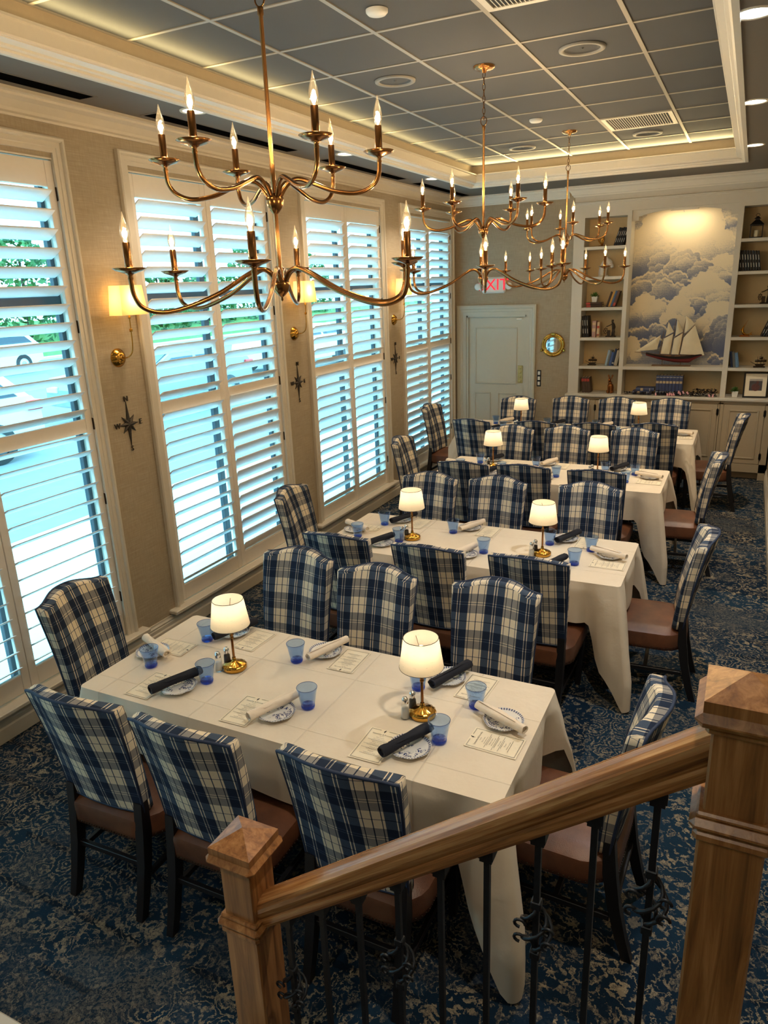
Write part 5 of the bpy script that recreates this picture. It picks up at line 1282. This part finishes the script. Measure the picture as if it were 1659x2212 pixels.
t = thing('orange_vase', 'terracotta orange vase on the top shelf, cut by the picture edge', 'vase', (3.985, YC+.12, SH[0]), 0); b = MB(); b.lathe([(.028, 0), (.040, .02), (.046, .06), (.036, .09), (.022, .105), (.028, .115), (.022, .112), (0, .10)], 24); b.build('vase_body', plain('terracotta', srgb(176, 92, 44), .5), t)
# swordfish
t = thing('swordfish_ornament', 'gold leaping swordfish ornament in the aisle bookcase', 'ornament', (3.655, YC+.10, SH[3]), 0); b = MB()
body = catmull([(.060, 0, .030), (.020, 0, .022), (-.012, 0, .045), (-.020, 0, .085), (-.008, 0, .120), (.008, 0, .150), (.030, 0, .195)], 6)
n_ = len(body); b.tube(body, [(.004 + .017*math.sin(PI*min(1, i/(n_*.72)))) if i < n_*.72 else .0055*(1-(i-n_*.72)/(n_*.30)) for i in range(n_)], 10, flat=(1, .7))
b.prism([(.055, .030), (.085, .062), (.075, .034), (.095, .012), (.062, .022)], 'y', -.003, .003); b.prism([(-.026, .060), (-.048, .075), (-.040, .085), (-.022, .098)], 'y', -.003, .003); b.build('swordfish', M['gold'], t)
b = MB(); b.prism([(-.055, 0), (.07, 0), (.06, .010), (.02, .018), (-.03, .022), (-.05, .012)], 'y', -.028, .028); b.build('ornament_base', M['copper'], t)
# framed picture
t = thing('framed_photo', 'black framed photograph leaning on the counter by the aisle wall', 'picture frame', (3.845, YC+.03, ZCT+.002), 0); t.rotation_euler = (math.radians(-7), 0, math.radians(4)); W_, H_ = .135, .305
b = MB(); b.box(-W_, 0, 0, -W_+.018, .018, H_, .002); b.box(W_-.018, 0, 0, W_, .018, H_, .002); b.box(-W_+.018, 0, 0, W_-.018, .018, .018, .002); b.box(-W_+.018, 0, H_-.018, W_-.018, .018, H_, .002); b.build('frame', M['black_plastic'], t)
MB().box(-W_+.016, .008, .016, W_-.016, .014, H_-.016).build('mat_board', M['paper'], t)
p_ = MB().box(-.070, .0072, .085, .070, .009, .225).build('photo_print', M['photo_dark'], t)
b = MB(); b.box(-.070, .0066, .200, .070, .0073, .225); b.build('photo_sky', M['photo_light'], p_)
b = MB(); b.add([(.0+.045*math.cos(a), .0066, .125+.045*math.sin(a)) for a in [2*PI*k/16 for k in range(16)]], [tuple(range(16))[::-1]]); b.add([(.018+.016*math.cos(a), .0064, .182+.018*math.sin(a)) for a in [2*PI*k/12 for k in range(12)]], [tuple(range(12))[::-1]]); b.build('photo_figure', M['photo_red'], p_)
# garland of dark leaves with pink petals along the counter
t = thing('leaf_garland', 'dark leaf garland with pink flowers lying along the counter below the ship', 'garland', (0, 0, 0), 0); r_ = random.Random(21); b = MB(); f = MB()
for i in range(1000):
    u = r_.random(); x = 2.33 + 1.10*u; dens = 1.0 if x > 3.13 else (.45 if 2.73 < x < 3.13 else .25)
    if r_.random() > dens: continue
    hmax = .085 if x > 3.15 else (.05 if x > 2.7 else .03)
    c = Vector((x, YC+.012+r_.uniform(-.03, .03), ZCT+.008+r_.random()*hmax)); a = r_.uniform(0, 6.28); el = r_.uniform(-.6, .9); d_ = Vector((math.cos(a)*math.cos(el), math.sin(a)*math.cos(el), math.sin(el)))*.020; sd = d_.cross(Vector((.2, .3, 1))).normalized()*.010
    b.add([c-d_, c-sd, c+d_, c+sd+Vector((0, 0, .003))], [(0, 1, 2, 3)])
b.tube([(2.33+.11*i, YC+.012+.012*math.sin(i*2), ZCT+.012+.01*(i % 2)) for i in range(11)], .004, 5)
g_ = b.build('leaves', M['darkleaf'], t); g_['kind'] = 'stuff'
for x, z in ((2.72, .012), (2.885, .018), (2.91, .015), (2.935, .018), (2.99, .045), (3.01, .030), (3.045, .045), (3.095, .040), (3.345, .015), (3.385, .015), (2.86, .012)):
    f = MB(); f.m = Matrix.Translation((x, YC-.025, ZCT+z)) @ Matrix.Rotation(r_.uniform(-.6, .6), 4, 'Y'); f.ball((0, 0, 0), (.012, .010, .016), 8, 6); f.lathe([(.006, .010), (.012, .022), (.010, .024)], 8, cap=False); f.build('flower', M['pinkshell'], t)
# schooner model
t = thing('ship_model', 'three masted sailing schooner model with cream sails and black and red hull', 'model ship', (2.865, YC+.13, 1.362), 0)
def hull(fn, z0, z1, nm, mt):
    b = MB()
    def P(u, v):
        x = -.315+.66*u; zt_ = .150 - .030*math.sin(PI*min(1, u*1.05))**1 + .018*(1-u)**2; keel = .045 + .085*(1-min(1, u/.62))**1.6 + (.085*max(0, (u-.80)/.20)**.8)
        z = keel + (zt_-keel)*v; w_ = .048*math.sin(PI*min(.98, max(.0, .04+.92*u)))**.7*(.12+.88*v**.55)*(1 if v > .02 else .3)
        return x, w_, z
    b.grid(lambda u, v: (lambda p: (p[0], -p[1], p[2]))(P(u, z0+(z1-z0)*v)), 26, 6); b.grid(lambda u, v: (lambda p: (p[0], p[1], p[2]))(P(u, z0+(z1-z0)*v)), 26, 6, flip=True)
    return b, P
b, P_ = hull(None, 0.0, 0.56, 'x', None); b.build('lower_hull', M['hull_red'], t)
b, P_ = hull(None, 0.56, 1.0, 'x', None); b.build('upper_hull', M['hull_black'], t)
b = MB(); b.grid(lambda u, v: (lambda p: (p[0], (2*v-1)*p[1]*.96, p[2]-.003))(P_(u, 1.0)), 26, 2); b.box(-.08, -.018, .120, -.01, .018, .134); b.box(.03, -.018, .119, .10, .018, .132); b.build('deck', M['deckwood'], t)
b = MB(); b.tube([(-.30, 0, .155), (-.455, 0, .172)], [.005, .0025], 6)
for x, zt in ((-.155, .43), (-.035, .585), (.075, .60)): b.tube([(x, 0, .11), (x+.055*(zt-.11)/.5, 0, zt)], [.0055, .003], 7)
for (p, q) in (((-.145, .145), (-.02, .142)), ((-.020, .140), (.085, .138)), ((.09, .142), (.375, .130)), ((-.115, .345), (-.002, .405)), ((.005, .345), (.105, .410)), ((.115, .355), (.235, .505))): b.tube([(p[0], 0, p[1]), (q[0], 0, q[1])], .0028, 6)
b.build('masts', M['mastwood'], t)
def sail(name, A, B, C, D_, bl=.022):
    b = MB(); V3 = lambda p: Vector((p[0], 0, p[1]))
    def P(u, v, o):
        p = V3(A).lerp(V3(B), u).lerp(V3(D_).lerp(V3(C), u), v); p.y = -bl*math.sin(PI*u)*math.sin(PI*min(1, v*.9+.05)) + o; return p
    b.grid(lambda u, v: P(u, v, 0), 8, 8); b.grid(lambda u, v: P(u, v, .0015), 8, 8, flip=True); b.build(name, M['sail'], t)
sail('sail', (-.445, .178), (-.185, .205), (-.150, .385), (-.152, .383)); sail('sail', (-.140, .150), (-.022, .148), (-.003, .400), (-.112, .340)); sail('sail', (-.012, .146), (.080, .144), (.103, .405), (.008, .340))
sail('sail', (.092, .148), (.372, .136), (.236, .498), (.117, .352)); sail('sail', (-.098, .365), (-.002, .420), (-.070, .540), (-.072, .541)); sail('sail', (.016, .365), (.103, .425), (.030, .575), (.028, .576)); sail('sail', (.124, .400), (.232, .515), (.128, .612), (.126, .611))
b = MB(); b.box(-.235, -.035, 0, .225, .035, .014, .004); b.tube([(-.115, 0, .012), (-.115, 0, .075)], .004, 8); b.tube([(.105, 0, .012), (.105, 0, .048)], .004, 8); b.build('display_stand', M['mastwood'], t)

# ------------------------------------------------------------------ stair railing and steps
t = thing('stair_railing', 'oak stair railing with square newel posts and black iron balusters', 'railing', (0, 0, 0), 0)
def newel(x0, zpk, zbot):
    b = MB(); cx, cy, h = x0+.05, -2.15, .05; z = zpk
    b.box(cx-h, cy-h, z-.30, cx+h, cy+h, z-.07, .004); b.box(cx-h-.004, cy-h-.004, zbot, cx+h+.004, cy+h+.004, z-.30, .004); n = b.build('newel_post', M['wood'], t)
    b = MB(); q = .066
    V = [(cx-q, cy-q, z-.055), (cx+q, cy-q, z-.055), (cx+q, cy+q, z-.055), (cx-q, cy+q, z-.055), (cx-q, cy-q, z-.034), (cx+q, cy-q, z-.034), (cx+q, cy+q, z-.034), (cx-q, cy+q, z-.034), (cx, cy, z)]
    b.add(V, [(3, 2, 1, 0)]+[(i, (i+1) % 4, 4+(i+1) % 4, 4+i) for i in range(4)]+[(4, 5, 8), (5, 6, 8), (6, 7, 8), (7, 4, 8)])
    b.box(cx-.078, cy-.078, z-.084, cx+.078, cy+.078, z-.055, .013); b.box(cx-.060, cy-.060, z-.100, cx+.060, cy+.060, z-.084, .006); b.build('post_cap', M['wood'], n)
    b = MB(); b.box(cx-.070, cy-.070, z-.292, cx+.070, cy+.070, z-.268, .010); b.box(cx-.063, cy-.063, z-.318, cx+.063, cy+.063, z-.292, .008); b.box(cx-.060, cy-.060, z-.268, cx+.060, cy+.060, z-.256, .004); b.build('post_collar', M['wood'], n)
newel(2.574, 1.128, 0.0); newel(3.704, 1.840, 0.85)
b = MB(); RX0, RX1, RZ0, RZ1 = 2.672, 3.706, .928, 1.722
rp = [(.030, -.080), (.033, -.072), (.033, -.058), (.030, -.052), (.035, -.044), (.040, -.030), (.040, -.018), (.035, -.007), (.024, .000), (.010, .004)]; rp = [(-x, z) for x, z in rp][::1] + [(x, z) for x, z in rp][::-1]; rp = rp[::-1]
rise = (RZ1-RZ0)/(RX1-RX0)
n_ = len(rp); V = [(RX0, -2.15+p[0], RZ0+p[1]*1.18) for p in rp]+[(RX1, -2.15+p[0], RZ1+p[1]*1.18) for p in rp]
b.add(V, [tuple(range(n_)), tuple(range(n_, 2*n_))[::-1]]+[(i, n_+i, n_+(i+1) % n_, (i+1) % n_) for i in range(n_)]); b.build('handrail', M['wood_rail'], t)
NST = 5; RUN = (3.66-2.60)/NST
def tread_z(x): return min(5, max(1, int((x-2.60)/RUN)+1))*0.17
for i in range(9):
    x = 2.745 + 0.1105*i; zt = RZ0+(x-RX0)*rise-.085; zb = tread_z(x)
    b = MB(); b.box(x-.0065, -2.1565, zb, x+.0065, -2.1435, zt); ba = b.build('baluster', M['iron'], t)
    b = MB(); V = []
    for hw_, z in ((.014, zt-.042), (.014, zt-.034), (.017, zt-.032), (.017, zt+.012)): V += [(x-hw_, -2.15-hw_, z), (x+hw_, -2.15-hw_, z), (x+hw_, -2.15+hw_, z), (x-hw_, -2.15+hw_, z)]
    b.add(V, [(3, 2, 1, 0), (12, 13, 14, 15)]+[(r*4+k, r*4+(k+1) % 4, r*4+4+(k+1) % 4, r*4+4+k) for r in range(3) for k in range(4)]); b.build('baluster_shoe', M['iron'], ba)
    if i in (0, 3, 6, 8) :
        b = MB(); zc = zt-.27
        for k in range(3):
            pts = []
            for j in range(13):
                q = j/12; a = 2*PI/3*k+q*2*PI*0.8; r = .004+.030*math.sin(PI*q)**.8; pts.append((x+r*math.cos(a), -2.15+r*math.sin(a), zc-.06+.12*q))
            b.tube(pts, .0042, 6)
        for z in (zc-.072, zc+.066): b.box(x-.011, -2.161, z-.010, x+.011, -2.139, z+.010, .002)
        # curled leaf ends
        for sgn in (-1, 1):
            for dz in (.02, -.02): b.tube([(x-.030*sgn+.012*math.cos(a), -2.172, zc+dz+.010*math.sin(a)) for a in [2*PI*k/12 for k in range(10)]], .0035, 6)
        b.build('baluster_basket', M['iron'], ba)
st = struct(link('stair_floor', None))
for i in range(NST):
    MB().box(2.60+RUN*i, -3.95, 0 if i == 0 else .17*i-.0, 2.60+RUN*NST if i < NST-1 else XR, -2.10, .17*(i+1)).build('stair_step', M['carpet'], st)

struct(MB().box(0.03, -2.95, 0, 2.45, -2.332, 0.17, 0.006).build('trim_11', M['trim']))

# ------------------------------------------------------------------ outside the windows
struct(MB().box(-60, -30, -0.26, -0.17, 70, -0.16).build('ground_asphalt', M['asphalt']))
struct(MB().box(-3.4, -30, -0.16, -0.17, 70, -0.10, .01).build('sidewalk_outside', M['concrete']))
b = MB(); b.grid(lambda u, v: (-24-12*u, -30+110*v, -.155+1.2*u*u+.12*math.sin(v*40)*u), 6, 60, flip=True); struct(b.build('lawn_outside', M['lawn']))
struct(MB().box(-24.2, -30, -.16, -23.9, 80, -.02, .02).build('kerb_outside', M['concrete']))
r_ = random.Random(33)
leafm = None
def bush(name, x, y, rx, ry, rz, lb, grp, n=900, seed=0, trunk=0):
    rr = random.Random(seed); b = MB()
    for i in range(n):
        a, zz = rr.uniform(0, 2*PI), rr.uniform(-.6, 1); q = math.sqrt(max(0, 1-zz*zz))*(.82+.22*rr.random()); c = Vector((rx*q*math.cos(a), ry*q*math.sin(a), rz*(zz*.62+.38)))
        s = rr.uniform(.10, .26); d1 = Vector((rr.uniform(-1, 1), rr.uniform(-1, 1), rr.uniform(-1, 1))).normalized()*s; d2 = d1.cross(Vector((rr.uniform(-1, 1), rr.uniform(-1, 1), rr.uniform(-1, 1)))).normalized()*s*.6
        b.add([c-d1, c-d2, c+d1, c+d2], [(0, 1, 2, 3)])
    t = thing(name, lb, 'shrub', (x, y, -.1), 0, grp); f = b.build('foliage', M['hedge'], t); f['kind'] = 'stuff'
    g = MB(); g.tube([(0, 0, -.05), (0.1, 0, rz*.5), (0, .1, rz*.9)], [.12, .09, .05], 7); g.build('trunk', M['dark_bronze'], t)
for i in range(11):
    y = 4+5.2*i; h = 5.2 + r_.uniform(-.5, 1.0) if i not in (6, 7) else 4.0
    bush('hedge_shrub', -32+r_.uniform(-1, 1), y, 1.9, 2.35, h, 'tall leafy green shrub beyond the car park, %s along the verge' % (['first', 'second', 'third', 'fourth', 'fifth', 'sixth', 'seventh', 'eighth', 'ninth', 'tenth', 'eleventh'][i]), 'shrubs beyond the car park', 1500, 100+i)
def car(x, y, deg, body, lb, suv=True, s=1.0):
    t = thing('parked_car', lb, 'car', (x, y, -.16), math.radians(deg), 'parked cars'); L_, W_ = 4.6, 1.85
    lo = [(-2.3, .42), (-2.28, .75), (-2.2, .98), (-1.0, 1.06), (2.15, 1.06), (2.28, .9), (2.3, .45), (1.9, .30), (-1.9, .30)]
    top = [(-1.15, 1.04), (-.45, 1.62), (1.55, 1.66), (2.12, 1.06)] if suv else [(-.95, 1.04), (-.15, 1.42), (1.0, 1.42), (1.75, 1.05)]
    b = MB(); b.prism(lo[::-1], 'y', -W_/2, W_/2); b.add([(p[0], sg*W_*q, p[1]) for p, q in zip(top, (.5, .42, .42, .5)) for sg in (-1, 1)], [(0, 2, 3, 1), (2, 4, 5, 3), (4, 6, 7, 5), (0, 6, 4, 2), (1, 3, 5, 7)]); bo = b.build('car_body', body, t)
    b = MB(); tx = top
    def side(sg):
        P = [(tx[0][0]+.22, 1.08), (tx[1][0]+.08, tx[1][1]-.07), (tx[2][0]-.12, tx[2][1]-.07), (tx[3][0]-.22, 1.09)]
        mid = .35
        for (a, c) in ((0, .46), (.52, 1)):
            e = lambda f, lo_: (P[0][0]+(P[3][0]-P[0][0])*f, P[0][1]) if lo_ else (P[1][0]+(P[2][0]-P[1][0])*f, P[1][1])
            q = [e(a, 1), e(c, 1), e(c, 0), e(a, 0)]; yy = [sg*(W_*.5+.006), sg*(W_*.5+.006), sg*(W_*.425+.006), sg*(W_*.425+.006)]
            b.add([(p[0], y_, p[1]) for p, y_ in zip(q, yy)], [(0, 1, 2, 3) if sg < 0 else (3, 2, 1, 0)])
    side(-1); side(1)
    for (i0, i1, off) in ((0, 1, -.012), (2, 3, .012)):
        p, q = Vector((top[i0][0], top[i0][1])), Vector((top[i1][0], top[i1][1])); a, c = p.lerp(q, .1), p.lerp(q, .9); wa, wc = (W_*.42, W_*.38) if i0 == 0 else (W_*.38, W_*.42)
        b.add([(a.x+off, -wa, a.y+.01), (a.x+off, wa, a.y+.01), (c.x+off, wc, c.y+.01), (c.x+off, -wc, c.y+.01)], [(0, 1, 2, 3)])
    b.build('windows', M['carglass'], t)
    for wx in (-1.42, 1.42):
        for sg in (-1, 1):
            b = MB(); b.m = Matrix.Translation((wx, sg*.86, .34)) @ Matrix.Rotation(PI/2, 4, 'X'); b.lathe([(.20, -.09), (.33, -.09), (.345, -.05), (.345, .05), (.33, .09), (.20, .09)], 24, cap=False); w2 = b.build('wheel', M['tyre'], t)
            b = MB(); b.m = Matrix.Translation((wx, sg*.86, .34)) @ Matrix.Rotation(PI/2, 4, 'X'); b.lathe([(0, -.07), (.20, -.06), (.20, .06), (0, .07)], 20); b.build('hub_cap', M['carsilver'], w2)
    for sg in (-1, 1):
        b = MB(); b.box(2.02, sg*.95-.03, .82, 2.31, sg*.70, .98, .02); b.build('tail_lamp', M['redlens'], t); b = MB(); b.box(-2.31, sg*.90, .68, -2.15, sg*.55, .82, .02); b.build('headlamp', M['white_plastic'], t)
car(-8.3, 3.0, 84, M['carwhite'], 'white car with red tail lamp parked outside the first window')
car(-8.6, 9.6, 86, M['carsilver'], 'silver car parked outside the second window', False)
car(-21.0, 13.6, 90, M['carwhite'], 'white vehicle parked far off by the verge')
car(-10.5, 18.5, 86, M['carwhite'], 'white car parked outside the third window', False)
t = thing('roadside_sign', 'tall white and red roadside sign seen through the second window', 'sign', (-17.0, 21.8, 0), math.radians(-40)); MB().box(-.10, -.06, -.16, .10, .06, 4.6).build('sign_pole', M['carsilver'], t)
MB().box(-1.3, -.12, 4.4, 1.3, .12, 7.6, .05).build('sign_panel', M['white_plastic'], t); b = MB(); b.m = Matrix.Translation((0, -.13, 6.2)) @ Matrix.Rotation(PI/2, 4, 'X'); b.lathe([(.55, 0), (1.0, 0), (1.0, .02), (.55, .02)], 28, cap=False); b.build('sign_ring', M['signred'], t)
